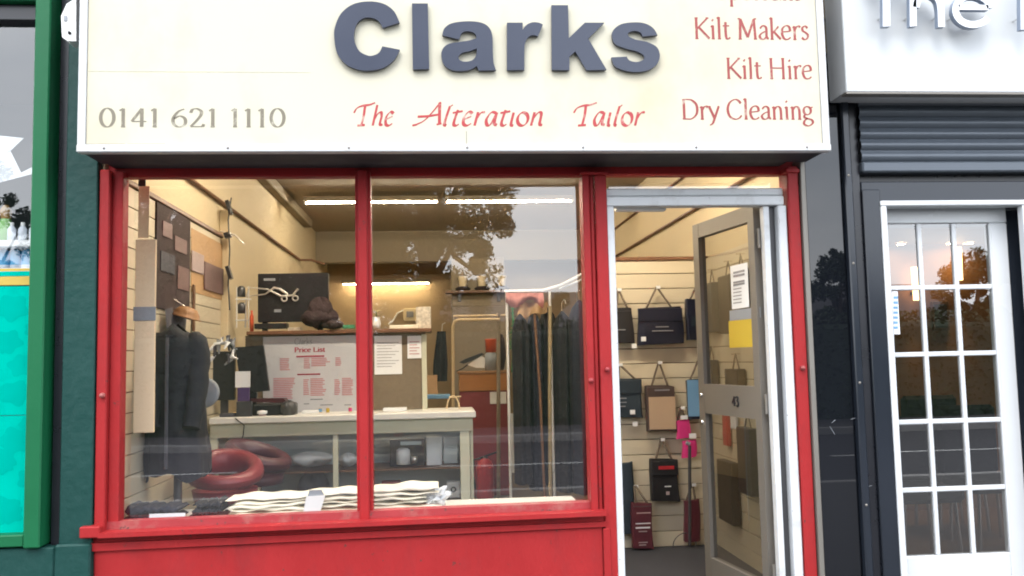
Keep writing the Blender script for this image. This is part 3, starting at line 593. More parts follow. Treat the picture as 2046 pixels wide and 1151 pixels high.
# ================================================================== left: green shopfront
lf = thing('green_shopfront', 'green painted shopfront with teal panel and bottles behind the glass', 'shopfront', (P(60, 700, 0).x-.5, 0, 0))
gx0, gx1 = X(127), X(191)
MB().box(gx0, gx1, -.012, .12, .0, 3.4, .004).build('pilaster', 'green_dark', lf)
zp = P(150, 1085, 0).z
MB().box(gx0-.01, gx1+.004, -.035, .1, .0, zp, .008).build('plinth', 'green_dark', lf)
MB().box(-3.6, gx0-.012, -.03, .1, .0, P(60, 1093, 0).z, .006).build('stall_riser', 'green_dark', lf)
MB().box(X(104), gx0-.001, .03, .14, P(100, 1093, 0).z, 3.4).build('recess', 'black_satin', lf)
MB().box(X(66), X(98), -.06, .10, P(60, 1092, 0).z+.001, 3.4, .006).build('frame_post', 'green_bright', lf)
MB().box(-3.6, X(65)-.001, -.045, .09, P(30, 1090, 0).z, P(30, 1066, 0).z, .005).build('frame_rail', 'green_bright', lf)
MB().box(-3.6, X(65)-.001, -.045, .09, P(30, 8, 0).z, P(30, 8, 0).z+.25, .005).build('frame_rail', 'green_bright', lf)
MB().box(-3.6, X(65)-.001, .0, .09, P(30, 40, 0).z, P(30, 8, 0).z-.001, .004).build('frame_soffit', 'black_satin', lf)
xp0, xp1 = -3.6, X(66)
ztp, zbt = P(30, 572, .03).z, P(30, 1067, .03).z; zmid = P(30, 830, .03).z
MB().box(xp0, xp1, .03, .035, zmid+.0015, ztp).build('printed_panel', 'teal', lf); MB().box(xp0, xp1, .03, .035, zbt, zmid-.0015).build('printed_panel', 'teal', lf)
for a_, b_, m_ in ((536, 542, 'gold'), (542, 552, 'teal'), (552, 570, 'gold')):
    MB().box(xp0, xp1, .03, .035, P(30, b_, .03).z+.0008, P(30, a_, .03).z-.0008).build('printed_stripe', m_, lf)
# leaf motifs printed on the teal panel
MOT = mat('teal_dark', (.0, .325, .262, 1), .6, spec=0)
for k, (px, py, r) in enumerate(((28, 625, 30), (10, 690, 26), (48, 725, 24), (22, 790, 28), (40, 880, 30), (10, 925, 26), (52, 960, 24), (20, 1020, 30), (60, 660, 16), (60, 850, 16), (30, 560, 0))):
    if not r: continue
    c = P(px, py, .0296); a0 = random.uniform(0, 6)
    for q_ in range(3):
        rr0 = r/420*(1-.3*q_); cc = c+Vector((math.cos(a0+q_*2)*rr0*.35, 0, math.sin(a0+q_*2)*rr0*.35)); N_ = 28
        q = [(cc.x+rr0*(1+.16*math.cos(5*2*PI*i/N_+a0))*math.cos(2*PI*i/N_), .0294-.0002*q_-.00001*k, cc.z+rr0*.85*(1+.16*math.cos(5*2*PI*i/N_+a0))*math.sin(2*PI*i/N_)) for i in range(N_)]
        if q_ != 1 or k % 2: MB().add(q, [tuple(range(N_))]).build('leaf_motif', MOT, lf)
MB().quad((-3.6, .05, P(30, 536, .05).z), (xp1, .05, P(30, 536, .05).z), (xp1, .05, P(30, 40, .05).z), (-3.6, .05, P(30, 40, .05).z)).build('window_pane', 'left_glass', lf)
# little room behind it
struct(MB().add([(-3.6, .14, 0), (-1.72, .14, 0), (-1.72, 3, 0), (-3.6, 3, 0), (-3.6, .14, 3.6), (-1.72, .14, 3.6), (-1.72, 3, 3.6), (-3.6, 3, 3.6)], [(0, 1, 2, 3), (4, 7, 6, 5), (1, 5, 6, 2), (2, 6, 7, 3), (0, 3, 7, 4)]).build('neighbour_room', 'room_grey'))
sh = thing('display_shelf', 'white shelf in the green framed window carrying small bottles', 'shelf', (-2.3, .3, 1.9))
zs_ = P(40, 489, .20).z; zs2 = P(40, 536, .20).z
MB().box(-3.5, X(75), .16, .40, zs_-.015, zs_+.018, .003).build('shelf_board', 'plastic_white', sh)
MB().box(-3.5, X(75), .16, .40, zs2-.03, zs2-.002, .003).build('shelf_board', 'plastic_white', sh)
for k in range(4):
    cx = P(3+k*23, 520, .22).x; 
    t = thing('bottle', 'blue bottle with pale label under the white shelf', 'bottle', (cx, .25, zs2), 'blue bottles under the white shelf')
    MB().lathe([(0, 0), (.026, .002), (.027, .022)], (cx, .25, zs2-.001), 12).build('base', 'label_pale', t)
    MB().lathe([(.0272, .022), (.0272, .085), (.022, .097), (.011, .102)], (cx, .25, zs2-.001), 12).build('body', 'bottle_blue', t)
    MB().lathe([(.011, .102), (.012, .112), (0, .113)], (cx, .25, zs2-.001), 10).build('cap', 'plastic_white', t)
for k in range(3):
    cx = P(18+k*22, 455, .22).x
    t = thing('bottle', 'small white capped bottle standing on the white shelf', 'bottle', (cx, .25, zs_), 'white bottles on the shelf')
    MB().lathe([(0, 0), (.020, .002), (.021, .065), (.010, .082)], (cx, .25, zs_+.0185), 12).build('body', 'label_pale', t)
    MB().lathe([(.010, .082), (.010, .10), (0, .101)], (cx, .25, zs_+.0185), 10).build('cap', 'plastic_white', t)
cx = P(4, 430, .22).x
t = thing('plant_pot', 'green bottle with amber top at the edge of the white shelf', 'bottle', (cx, .26, zs_))
MB().lathe([(0, 0), (.026, .002), (.034, .09), (.022, .12)], (cx, .26, zs_+.0185), 12).build('body', 'liquid_green', t)
MB().lathe([(.022, .12), (.03, .16), (.012, .19), (0, .191)], (cx, .26, zs_+.0185), 12).build('stopper', 'amber', t)
t = thing('paper_star', 'white angular paper sign hanging behind the green framed window', 'sign', P(30, 320, .12))
for pts in (((-30, 268), (47, 276), (20, 302), (-30, 330)), ((-30, 335), (20, 300), (42, 345), (72, 330), (74, 345), (-30, 372))):
    MB().prism([(P(x, y, .12).x, P(x, y, .12).z) for x, y in pts], [], .12, .123).build('sheet', 'paper', t)
# ================================================================== right: dark shopfront
rf = thing('dark_shopfront', 'dark grey shopfront with glossy black pilaster, roller shutter and white glazed door', 'shopfront', (2.5, 0, 0))
bx0, bx1 = X(1621), X(1697)
MB().box(X(1613.5), bx0+.006, -.02, .1, .0, P(1630, 318, 0).z, .003).build('edge_strip', 'alu_grey', rf)
MB().box(bx0+.007, bx1, -.012, .1, .0, 3.0, .003).build('pilaster', 'black_gloss', rf)
MB().box(X(1699), X(1714), -.045, .09, .0, 3.0, .006).build('shutter_guide', 'anthracite', rf)
MB().box(X(1714.5), X(1737), .0, .09, .0, 3.0, .003).build('shutter_guide', 'black_satin', rf)
MB().box(X(1737.5), X(1772), -.02, .09, .0, P(1750, 380, 0).z, .004).build('frame_post', 'anthracite', rf)
XE = 4.6
MB().box(X(1700), XE, .155, .3, P(1890, 404, 0).z-.02, 4.0).build('lintel', 'black_satin', rf)
zg0, zg1 = P(1890, 362, .0).z, P(1890, 346, .0).z
MB().box(X(1737.5), XE, -.005, .09, P(1890, 404, 0).z, zg0-.002, .004).build('transom_panel', 'anthracite', rf)
MB().box(X(1742), XE, .05, .09, zg0, zg1).build('shutter_slot', 'black_satin', rf)
MB().box(X(1737), XE, -.035, .06, zg1, P(1890, 325, 0).z, .008).build('bottom_bar', 'shutter_grey', rf)
zc = P(1890, 324, 0).z; hh = .057; k = 0
while zc < 2.96:
    MB().grid(lambda u, v: Vector((X(1737)+(XE-X(1737))*u, -.022-.014*math.sin(PI*min(1, v*1.12))**.8, zc+hh*v)), 1, 7).build('shutter_slat', 'shutter_grey', rf)
    zc += hh+.0015
# white glazed door
YD = .0
frm = [(1760, 402, 2060, 414), ]
zt0, zt1 = P(1900, 402, YD).z, P(1900, 412.5, YD).z
xf0 = P(1775, 780, YD).x
MB().box(xf0, XE, YD-.03, YD+.06, zt1, zt0, .005).build('door_frame', 'upvc', rf)
MB().box(xf0, xf0+.032, YD-.03, YD+.06, .03, zt1-.001, .005).build('door_frame', 'upvc', rf)
Yl = .095
zl0, zl1 = P(1890, 414, Yl).z, P(1890, 446, Yl).z
xb_a, xb_b = P(1785.5, 780, Yl).x, P(1998, 780, Yl).x; xs_b = P(2035, 780, Yl).x
zlb = P(1900, 1109, Yl).z
dl = MB().box(xf0+.034, xs_b, Yl, Yl+.05, zl1, zl0, .006).build('door', 'upvc', rf)
MB().box(xb_b, xs_b, Yl-.002, Yl+.05, .04, zl1-.001, .008).build('stile', 'upvc', dl)
MB().box(xf0+.034, xb_a+.006, Yl-.002, Yl+.05, .04, zl1-.001, .004).build('stile', 'upvc', dl)
MB().box(xb_a+.006, xb_b, Yl, Yl+.05, .04, zlb, .006).build('kick_panel', 'upvc', dl)
MB().box(xb_a+.007, xb_b-.001, Yl+.02, Yl+.024, zl1-.02, zl1-.001).build('gasket', 'black_plastic', dl)
for pa in (1857, 1927.5):
    xx_ = P(pa, 780, Yl).x; MB().box(xx_-.012, xx_+.012, Yl+.004, Yl+.03, zlb, zl1-.002, .004).build('glazing_bar', 'upvc', dl)
for pa in (573.7, 707, 841.7, 977.7):
    z = P(1890, pa, Yl).z; MB().box(xb_a, xb_b, Yl+.006, Yl+.028, z-.0125, z+.0125, .004).build('glazing_bar', 'upvc', dl)
MB().quad((xb_a, Yl+.017, zlb), (xb_b, Yl+.017, zlb), (xb_b, Yl+.017, zl1), (xb_a, Yl+.017, zl1)).build('glass_pane', 'dark_glass', dl)
pbox('sticker', (1784, 582, 1796, 668), Yl+.012, .002, 'paper', dl, 0)
for i in range(7): pbox('sticker_print', (1785.5, 592+i*10, 1794, 597+i*10), Yl+.0105, .001, 'bag_blue', dl, 0)
MB().box(xs_b+.002, XE, .105, .15, .03, zt1-.001, .004).build('dark_gap', 'anthracite', rf)  # dark sheet put in for the shadowed gap beside the stile
MB().box(P(2043, 440, -.02).x, XE, -.028, .018, .03, zt1-.001, .004).build('white_post', 'upvc', rf)
for z in (.7, 1.3, 1.9, 2.35):
    c = Vector((X(1706), -.0455, z)); MB().lathe([(0, .003), (.005, .0025), (.007, 0)], c, 8, ax=Matrix.Rotation(PI/2, 3, 'X')).build('screw', 'alu_grey', rf)
for (a_, b_) in (((1658, 852), (1668, 868)), ((1662, 845), (1669, 839)), ((1700, 838), (1713, 834)), ((1728, 975), (1742, 970)), ((1720, 1047), (1730, 1043))):
    A, B = P(*a_, -.0135), P(*b_, -.0135); MB().tube([A, B], .0012, 4).build('scratch', 'lavender_grey', rf)
MB().tube([(X(1716), -.004, .05), (X(1716), -.004, 1.2), (X(1717), -.004, 2.6)], .004, 6).build('sealant_line', 'anthracite', rf)
# sign with raised letters
ns = thing('neighbour_sign', 'plain white fascia sign with raised white letters reading The', 'sign', (3.3, -.2, 2.7))
YN = -.22
nx0, nz0 = P(1687, 100, YN).x, P(1850, 184, YN).z
MB().box(nx0, XE, YN, -.03, nz0, 4.0, .004).build('box', 'sign_white', ns)
MB().box(nx0-.004, XE, YN-.004, YN+.05, nz0-.012, nz0-.0005, .002).build('bottom_trim', 'alu_grey', ns)
YLf = YN-.085
def sl_(pts, w, name='letter'):
    L = []; Rr = []
    for i, p in enumerate(pts):
        a_, b_ = pts[max(i-1, 0)], pts[min(i+1, len(pts)-1)]; d = Vector((b_[0]-a_[0], b_[1]-a_[1])).normalized(); n = Vector((-d.y, d.x))*w
        L.append((p[0]+n.x, p[1]+n.y)); Rr.append((p[0]-n.x, p[1]-n.y))
    return L+Rr[::-1]
def nlet(parts):
    mb = MB()
    for pp in parts: mb.prism([(P(1680+x/5.59, y/5.59, YLf).x, P(1680+x/5.59, y/5.59, YLf).z) for x, y in pp], [], YLf, YLf+.03)
    o = mb.build('letter', 'letter_white', ns); o.data.materials.append(MATS['letter_side_shade'])
    for p in o.data.polygons:
        if p.normal.y > -.9: p.material_index = 1
    return o
def pins(o, lst):
    for x, y in lst:
        c = P(1680+x/5.59, y/5.59, YLf); MB().tube([(c.x, YLf+.03, c.z), (c.x, YN-.0005, c.z)], .004, 6).build('stand_off', 'chrome', o)
o = nlet([[(468, -230), (550, -230), (552, 292), (470, 296)], [(290, -310), (730, -310), (730, -231), (290, -231)]]); pins(o, [(510, 150), (510, -200)])
h_arc = sl_(spline([(842, 80), (860, 0), (910, -55), (970, -75), (1040, -55), (1095, 0), (1118, 90), (1123, 200), (1125, 300)], 4), 38)
o = nlet([[(768, -310), (842, -310), (848, 290), (772, 297)], h_arc]); pins(o, [(810, 150), (1122, 155)])
ec = sl_([(1478+205*math.cos(a), 122-0+168*math.sin(a)) for a in [math.radians(x) for x in range(0, -330, -12)][::1]][0:28], 36)
e_pts = [(1478+195*math.cos(math.radians(x)), 110+165*math.sin(math.radians(x))) for x in range(-8, -336, -10)]
o = nlet([sl_(e_pts, 38), [(1315, 50), (1650, 55), (1650, 112), (1320, 110)]]); pins(o, [(1300, 160), (1480, 250)])
o = nlet([[(2005, -310), (2085, -310), (2090, 325), (2010, 330)]]); pins(o, [(2045, 170)])
# neighbour room on the right
rx0, rx1, ry1, rz = 2.16, 5.4, 3.4, 2.42
struct(MB().add([(rx0, .16, .03), (rx1, .16, .03), (rx1, ry1, .03), (rx0, ry1, .03), (rx0, .16, rz), (rx1, .16, rz), (rx1, ry1, rz), (rx0, ry1, rz)], [(0, 1, 2, 3), (4, 7, 6, 5), (1, 5, 6, 2), (0, 3, 7, 4)]).build('neighbour_room', 'room_brown'))
struct(MB().box(rx0, rx1, ry1, ry1+.08, .03, rz).build('neighbour_wall', 'room_orange'))
for k, (px, py) in enumerate(((1802, 524), (1900, 498), (1937, 499))):
    yy = 2.6; d = FW*FPX + RT*(px-1023) - UP*(py-575.5); tt = (rz-.012-CAM.z)/d.z; p = CAM+d*tt
    if p.y > ry1-.15: p = CAM+d*((ry1-.2-CAM.y)/d.y)
    p.z = rz-.012
    t = thing('downlight', 'small lit ceiling downlight in the brown room behind the white door', 'lamp', p, 'ceiling downlights in the brown room')
    MB().lathe([(.0, 0), (.035, 0)], p, 14).build('lens', 'spot_disc', t); MB().lathe([(.035, 0), (.05, -.004), (.052, .011)], p, 14).build('ring', 'chrome', t)
for k, (px, py) in enumerate(((1832, 600), (1917, 560))):
    p = P(px, py, ry1-.09)
    t = thing('wall_light', 'lit wall light washing the orange wall behind the white door', 'lamp', p, 'wall lights on the orange wall')
    MB().lathe([(.0, .0), (.03, .0), (.034, .30), (0, .301)], p, 14).build('shade', 'lamp_glow', t)
    MB().box(p.x-.01, p.x+.01, p.y, ry1-.001, p.z+.05, p.z+.08).build('bracket', 'black_satin', t)
    L = bpy.data.lights.new('wall_spot', 'SPOT'); L.energy = 6; L.color = (1, .72, .36); L.spot_size = math.radians(70); L.spot_blend = .6; L.shadow_soft_size = .02
    lo = bpy.data.objects.new('wall_spot', L); COL.objects.link(lo); lo.parent = t; lo.location = (0, 0, -.004); lo.rotation_euler = (math.radians(-18), 0, 0)
t = thing('framed_picture', 'dark framed picture on the orange wall behind the white door', 'picture', P(1880, 660, ry1-.02))
pbox('frame', (1864, 602, 1897, 660), ry1-.03, .028, 'wood_dark', t); pbox('picture', (1868, 608, 1893, 654), ry1-.033, .0025, 'poster_dark', t, 0)
for k, (px, Yc) in enumerate(((1822, 1.7), (1966, 2.0), (1890, 2.6))):
    bz = .05; c = P(px, 850, Yc); w = .24
    t = thing('waiting_chair', 'dark upholstered chair standing in the brown room behind the white door', 'chair', (c.x, Yc, bz), 'chairs in the brown room')
    MB().box(c.x-w, c.x+w, Yc-.22, Yc+.22, .42, .52, .03).build('seat', 'black_cloth', t)
    MB().box(c.x-w, c.x+w, Yc+.20, Yc+.28, .50, .98+.05*k, .03).build('backrest', 'black_cloth', t)
    for sx in (-1, 1):
        for sy in (-1, 1): MB().tube([(c.x+sx*(w-.04), Yc+sy*.18, bz-.02), (c.x+sx*(w-.06), Yc+sy*.17, .43)], .014, 6).build('leg', 'chrome', t)
# ================================================================== window display
pl = thing('window_platform', 'low cream display platform inside the window behind the red sill', 'platform', (-.3, .3, 0))
zpl = P(1050, 1013, .30).z
MB().box(XL+.03, X(1172), .125, .62, zpl-.03, zpl, .004).build('top_board', 'counter_top', pl)
MB().box(XL+.03, X(1172), .58, .60, ZF+.002, zpl-.031).build('back_board', 'counter_cream', pl)
MB().box(XL+.03, X(1172), .125, .145, ZF+.002, zpl-.031).build('front_board', 'counter_cream', pl)
def folded(name, px0, px1, py0, py1, Y, dep, m, label, cat, layers, parent=None, tilt=0):
    a = P(px0, py1, Y); b = P(px1, py1, Y); top = P((px0+px1)/2, py0, Y).z
    t = thing(name, label, cat, ((a.x+b.x)/2, Y+dep/2, zpl))
    base = zpl+.001; H = top-base; h = H/layers
    for i in range(layers):
        x0, x1 = a.x+random.uniform(-.01, .06), b.x-random.uniform(-.01, .08)
        ph = random.uniform(0, 6)
        def fn(u, v, i=i, x0=x0, x1=x1, ph=ph):
            ang = 2*PI*v; cx = x0+(x1-x0)*u; e = min(1, min(u, 1-u)*16+.3)*(.75+.35*math.sin(u*7+ph)*math.sin(u*3+ph*3))
            yy = Y+dep/2+(dep/2-.01)*math.copysign(abs(math.cos(ang))**.35, math.cos(ang))*(.9+.1*e)
            zz = base+h*(i+.5)+h*.5*e*math.copysign(abs(math.sin(ang))**.6, math.sin(ang))*(1+.18*math.sin(u*17+ph)+.12*math.sin(u*41+ph*2)) + tilt*(u-.3)*H*(i/layers)
            return Vector((cx, yy-.008*math.sin(u*9+ph), max(zz+.006*math.sin(u*29+ph)*math.sin(u*13), base)))
        MB().grid(fn, 120, 16).build('fold', m, t)
    return t
folded('cloth_pile', 447, 884, 988, 1037, .20, .26, 'cream_cloth', 'long pile of folded cream cloth on the window platform behind the red mullion', 'cloth', 6, tilt=.35)
folded('dark_garment', 240, 372, 1012, 1045, .17, .22, 'navy_cloth', 'folded dark navy garment with white label in the window corner', 'garment', 2)
folded('dark_garment', 372, 448, 1004, 1043, .2, .2, 'black_cloth', 'small folded black garment beside the cream cloth pile', 'garment', 3)
tag(pbox('price_label', (298, 1026, 370, 1034), .158, .004, 'paper', None, 0), 'narrow white label on the folded navy garment', 'label')
t = thing('price_card', 'white price card propped on the cream cloth pile', 'card', P(620, 1032, .18))
MB().prism([(P(x, y, .175).x, P(x, y, .175).z) for x, y in ((612, 992), (650, 990), (636, 1034), (604, 1033))], [], .175, .178).build('card', 'plastic_white', t)
MB().prism([(P(x, y, .19).x, P(x, y, .19).z) for x, y in ((618, 980), (642, 979), (648, 991), (614, 992))], [], .19, .2).build('clip', 'lavender_grey', t)
# crumpled polythene
bm = bmesh.new(); bmesh.ops.create_icosphere(bm, subdivisions=3, radius=1)
c = P(872, 995, .3)
for v in bm.verts:
    n = v.co.copy(); k = 1+.35*math.sin(n.x*7+2)*math.sin(n.z*6)+.25*math.sin(n.y*11+n.z*9)
    v.co = Vector((c.x+n.x*.055*k+.02*n.z, c.y+n.y*.06*k, c.z+n.z*.05*k))
bm.verts.index_update(); mb = MB().add([v.co.copy() for v in bm.verts], [tuple(v.index for v in f.verts) for f in bm.faces]); bm.free()
tag(mb.build('polythene_wrap', 'polythene'), 'crumpled clear polythene wrap on the end of the cream cloth', 'wrap')
# ------------------------------------------------------------------ left wall display
t = thing('hanging_strip', 'long pale card strip with grey band hanging near the left window corner', 'card', P(290, 865, .26))
yq = .26
pbox('strip', (268, 478, 309, 865), yq, .02, 'peach_card', t); pbox('band', (266, 613, 311, 641), yq-.004, .003, 'lavender_grey', t)
pbox('hanger', (276, 372, 298, 476), yq+.006, .004, 'peach_card', t); pbox('strap', (276, 330, 291, 372), yq+.004, .01, 'black_plastic', t)
def wall_panel(name, px0, px1, pyt, pyb, m, label, cat, xo=.03, th=.02):
    # sheet standing off the left wall; pixel columns give the depth along the wall
    X_ = XL+xo
    def yz(px, py):
        d = FW*FPX + RT*(px-1023) - UP*(py-575.5); q = CAM+d*((X_-CAM.x)/d.x); return q.y, q.z
    ya, z1 = yz(px0, pyt); yb_, _ = yz(px1, pyt); z0 = yz((px0+px1)/2, pyb)[1]; zt_ = z1
    return tag(MB().box(X_-th, X_, ya, yb_, z0, zt_, .002).build(name, m), label, cat)
wall_panel('poster_board', 314, 381, 402, 622, 'poster_dark', 'tall dark brown poster board on the slatted left wall', 'poster')
wall_panel('wood_panel', 383, 446, 455, 592, 'poster_orange', 'orange wooden panel behind the pictures on the left wall', 'panel', .024, .003)
wall_panel('picture_card', 385, 408, 500, 545, 'poster_pink', 'small pinkish grey picture card on the orange panel', 'picture', .034, .008)
wall_panel('picture_card', 410, 447, 522, 584, 'poster_plum', 'larger plum coloured picture card on the orange panel', 'picture', .036, .008)
t = thing('spot_fitting', 'black double spot fitting with cable on the cream upright', 'lamp', P(455, 560, 2.2))
for (px, py, w, h_) in ((458, 415, 5, 22), (455, 470, 9, 8), (458, 545, 5, 20)):
    c = P(px, py, 2.2); MB().obox(c, Vector((.96, 0, .28)), Vector((0, 1, 0)), Vector((-.28, 0, .96)), w/420, .03, h_/420).build('spot_head', 'black_plastic', t)
MB().tube([P(462, 395, 2.22), P(456, 440, 2.21), P(459, 500, 2.21), P(456, 570, 2.22), P(459, 620, 2.22)], .006, 6).build('cable', 'steel_dark', t)
MB().tube([P(440, 462, 2.2), P(470, 470, 2.2), P(488, 488, 2.2)], .008, 6).build('bracket', 'silver', t)
def spline3(pts, n=4):
    out = []
    for i in range(len(pts)-1):
        p0, p1, p2, p3 = [pts[min(max(i+k, 0), len(pts)-1)] for k in (-1, 0, 1, 2)]
        for j in range(n):
            t_ = j/n; out.append(.5*((2*p1)+(p2-p0)*t_+(2*p0-5*p1+4*p2-p3)*t_*t_+(3*p1-p0-3*p2+p3)*t_**3)+Vector((.004*math.sin(9*(i+t_)), .004*math.cos(7*(i+t_)), 0)))
    return out+[pts[-1]]
# dark jacket on a dress stand
jy = .62; jc = P(357, 800, jy)
t = thing('dress_stand', 'dark navy jacket buttoned on a dress stand in the left of the window', 'mannequin', (jc.x, jy, ZF))
zsh, zhm = P(365, 646, jy).z, P(360, 950, jy).z
def jk(u, v):
    a = 2*PI*u; z = zsh+(zhm-zsh)*v
    prof = [(0, .06), (.02, .09), (.08, .145), (.18, .172), (.3, .176), (.45, .150), (.65, .165), (1, .178)]
    r = next(p0[1]+(p1[1]-p0[1])*(v-p0[0])/(p1[0]-p0[0]) for p0, p1 in zip(prof, prof[1:]) if v <= p1[0]+1e-6)
    r *= 1+.07*math.sin(a*5+v*6)*v+.03*math.sin(a*11-v*4)*v+.02*math.sin(v*23+a*2)
    return Vector((jc.x-.02*(1-v)+r*math.cos(a)*.95, jy+r*.75*math.sin(a), z+(.02*math.sin(a*3+1)+.012*math.sin(a*7))*v-.05*abs(math.cos(a))*max(0, 1-v*5)))
MB().grid(jk, 56, 40).build('jacket', 'black_cloth', t)
for s in (-1, 1):
    pts = [Vector((jc.x+s*.085, jy-.02, zsh-.06)), Vector((jc.x+s*.115, jy-.05, zsh-.22)), Vector((jc.x+s*.115, jy-.09, zsh-.42)), Vector((jc.x+s*.10, jy-.12, zsh-.56))]
    MB().tube(spline3(pts), [.03, .058, .066, .064, .061, .058, .056, .053, .051, .049, .047, .045, .046][:len(spline3(pts))], 12).build('sleeve', 'black_cloth', t)
MB().box(jc.x-.03, jc.x-.012, jy-.150, jy-.138, zhm+.05, zsh-.08, .004).build('lapel', 'grey_cloth', t)
MB().tube([(jc.x, jy, zhm+.1), (jc.x, jy, ZF+.02)], .022, 10).build('pole', 'steel_dark', t)
MB().lathe([(0, .0), (.16, .0), (.155, .02), (.03, .035)], (jc.x, jy, ZF+.001), 18).build('base', 'black_plastic', t)
# pale shawl collar sloping to the right, over the shoulder
def shawl(u, v):
    a = P(330+82*u, 655+80*u*u+14*(1-u), jy-.14+.14*u); w = .05+.06*u
    return a+Vector((0, .03*math.sin(v*PI), -w*v))
MB().grid(shawl, 14, 5).build('shawl', 'grey_cloth', t)
c = P(408, 785, .95)
t = thing('white_disc', 'round pale disc half hidden behind the dark jacket', 'plate', c)
MB().lathe([(0, -.012), (.082, -.010), (.088, 0), (.07, .006), (0, .008)], c, 24, ax=Matrix.Rotation(PI/2-.1, 3, 'X') @ Matrix.Rotation(0, 3, 'Z')).build('disc', 'lavender_grey', t)
# bunch of grey checked ribbons
t = thing('ribbon_bunch', 'bunch of grey and white ribbons above the till', 'ribbons', P(450, 720, 1.75))
for k in range(16):
    a = random.uniform(430, 472); b = random.uniform(668, 712); c = P(a, b, 1.7+random.uniform(0, .08)); q = [c, c+Vector((random.uniform(-.04, .04), 0, random.uniform(-.06, .01))), c+Vector((random.uniform(-.06, .06), -.02, random.uniform(-.1, -.03)))]
    MB().tube(q, [.004, .016, .006], 5).build('ribbon', random.choice(['grey_cloth', 'lavender_grey', 'paper']), t)
# tartan scarf and small things hanging low on the slat wall
t = thing('scarf', 'folded grey checked scarf hanging on the left slatted wall', 'scarf', P(330, 700, .9))
def sc_(u, v): return Vector((XL+.05+.015*math.sin(u*9+v*3), .85+.42*u, 1.78-.46*v+.02*math.sin(u*6)))
MB().grid(sc_, 12, 10).build('cloth', 'grey_cloth', t)
t = thing('hanging_belt', 'brown leather belt with buckle hanging on the left slatted wall', 'belt', P(390, 640, 1.5))
MB().box(XL+.03, XL+.04, 1.48, 1.52, 1.48, 1.98, .003).build('strap', 'wood_dark', t); MB().box(XL+.028, XL+.045, 1.47, 1.53, 1.64, 1.68, .004).build('buckle', 'chrome', t)
t = thing('doll_head', 'small brown peaked cap on a hook above the jacket', 'cap', P(370, 625, 1.1))
c = P(372, 632, 1.1)
MB().lathe([(0, .06), (.05, .05), (.075, .02), (.08, 0), (.10, -.006), (.075, -.01), (0, -.008)], c, 16, ax=Matrix.Rotation(.3, 3, 'Y')).build('crown', 'wood', t); MB().tube([c+Vector((0, 0, .05)), (XL+.03, 1.1, c.z+.10)], .004, 5).build('hook', 'chrome', t)
# ------------------------------------------------------------------ red tub stools
def stool(px, py, Y, R, m, label, yaw):
    c = P(px, py, Y); t = thing('tub_stool', label, 'stool', (c.x, Y, ZF))
    ax = Matrix.Rotation(yaw, 3, 'Z')
    def fn(u, v):
        a = 2*PI*u; b = 2*PI*v; back = .5-.5*math.cos(a)
        rr = .046; hgt = .042+.035*back
        q = Vector((math.cos(a)*(R+rr*math.cos(b)), math.sin(a)*(R*.92+rr*math.cos(b)), hgt*math.sin(b)+.085*back-.035))
        return c+ax @ q
    MB().grid(fn, 44, 14).build('backrest', m, t)
    MB().lathe([(0, -.115), (R*.8, -.115), (R*.98, -.09), (R*.9, -.16), (0, -.18)], c, 24).build('seat', m, t)
    MB().tube([(c.x, Y, c.z-.15), (c.x, Y, ZF+.03)], .026, 10).build('column', 'chrome', t)
    MB().lathe([(0, .0), (.19, .0), (.185, .02), (.04, .045)], (c.x, Y, ZF+.001), 22).build('base', 'chrome', t)
    return t
stool(450, 945, 1.05, .19, 'leather_red', 'red leather tub stool with wraparound back beside the dress stand', math.radians(-75))
stool(515, 916, 1.47, .17, 'leather_shaded_maroon', 'red leather tub stool coloured dark maroon for shade against the glass counter', math.radians(-20))  # second red stool; its shade is put into the maroon colour
# ------------------------------------------------------------------ counter
YCn = 1.82
ct = thing('display_counter', 'cream framed glass display counter with white top', 'counter', (-.6, YCn+.25, ZF))
ca = P(415, 852, YCn); cb = P(952, 826, YCn); xcl = XL+.06; xcr = P(945, 850, YCn).x; zct = (P(680, 828, YCn).z)
MB().box(xcl, xcr+.02, YCn-.03, YCn+.52, zct-.045, zct, .006).build('top', 'counter_top', ct)
zr1 = zct-.046; zr0 = P(700, 868, YCn).z
MB().box(xcl, xcr, YCn, YCn+.04, zr0, zr1, .003).build('top_rail', 'counter_cream', ct)
for pa, w in ((929, 19), (670, 10)):
    x = P(pa, 900, YCn).x; w_ = w/1758*6.1/2; MB().box(x-w_, x+w_, YCn+.002, YCn+.042, ZF+.1, zr0-.001, .003).build('post', 'counter_cream', ct)
MB().box(xcl, xcl+.05, YCn+.002, YCn+.042, ZF+.1, zr0-.001, .003).build('post', 'counter_cream', ct)
MB().box(xcl, xcr, YCn+.002, YCn+.50, ZF+.003, ZF+.10, .003).build('plinth', 'counter_cream', ct)
MB().box(xcl, xcr, YCn+.48, YCn+.50, ZF+.101, zr0-.001).build('back_panel', 'paleblue', ct)
MB().box(xcr-.02, xcr, YCn+.043, YCn+.479, ZF+.101, zr0-.001).build('end_panel', 'counter_cream', ct)
zsh1 = P(700, 935, YCn+.2).z
MB().box(xcl+.01, xcr-.022, YCn+.06, YCn+.47, zsh1-.012, zsh1, .002).build('shelf', 'thin_glass' if False else 'wood_dark', ct)
MB().box(xcl+.01, xcr-.022, YCn+.05, YCn+.47, ZF+.4, ZF+.43, .002).build('shelf', 'wood_dark', ct)
MB().quad((xcl, YCn+.012, ZF+.1), (xcr-.03, YCn+.012, ZF+.1), (xcr-.03, YCn+.012, zr0), (xcl, YCn+.012, zr0)).build('glass_front', 'thin_glass', ct)
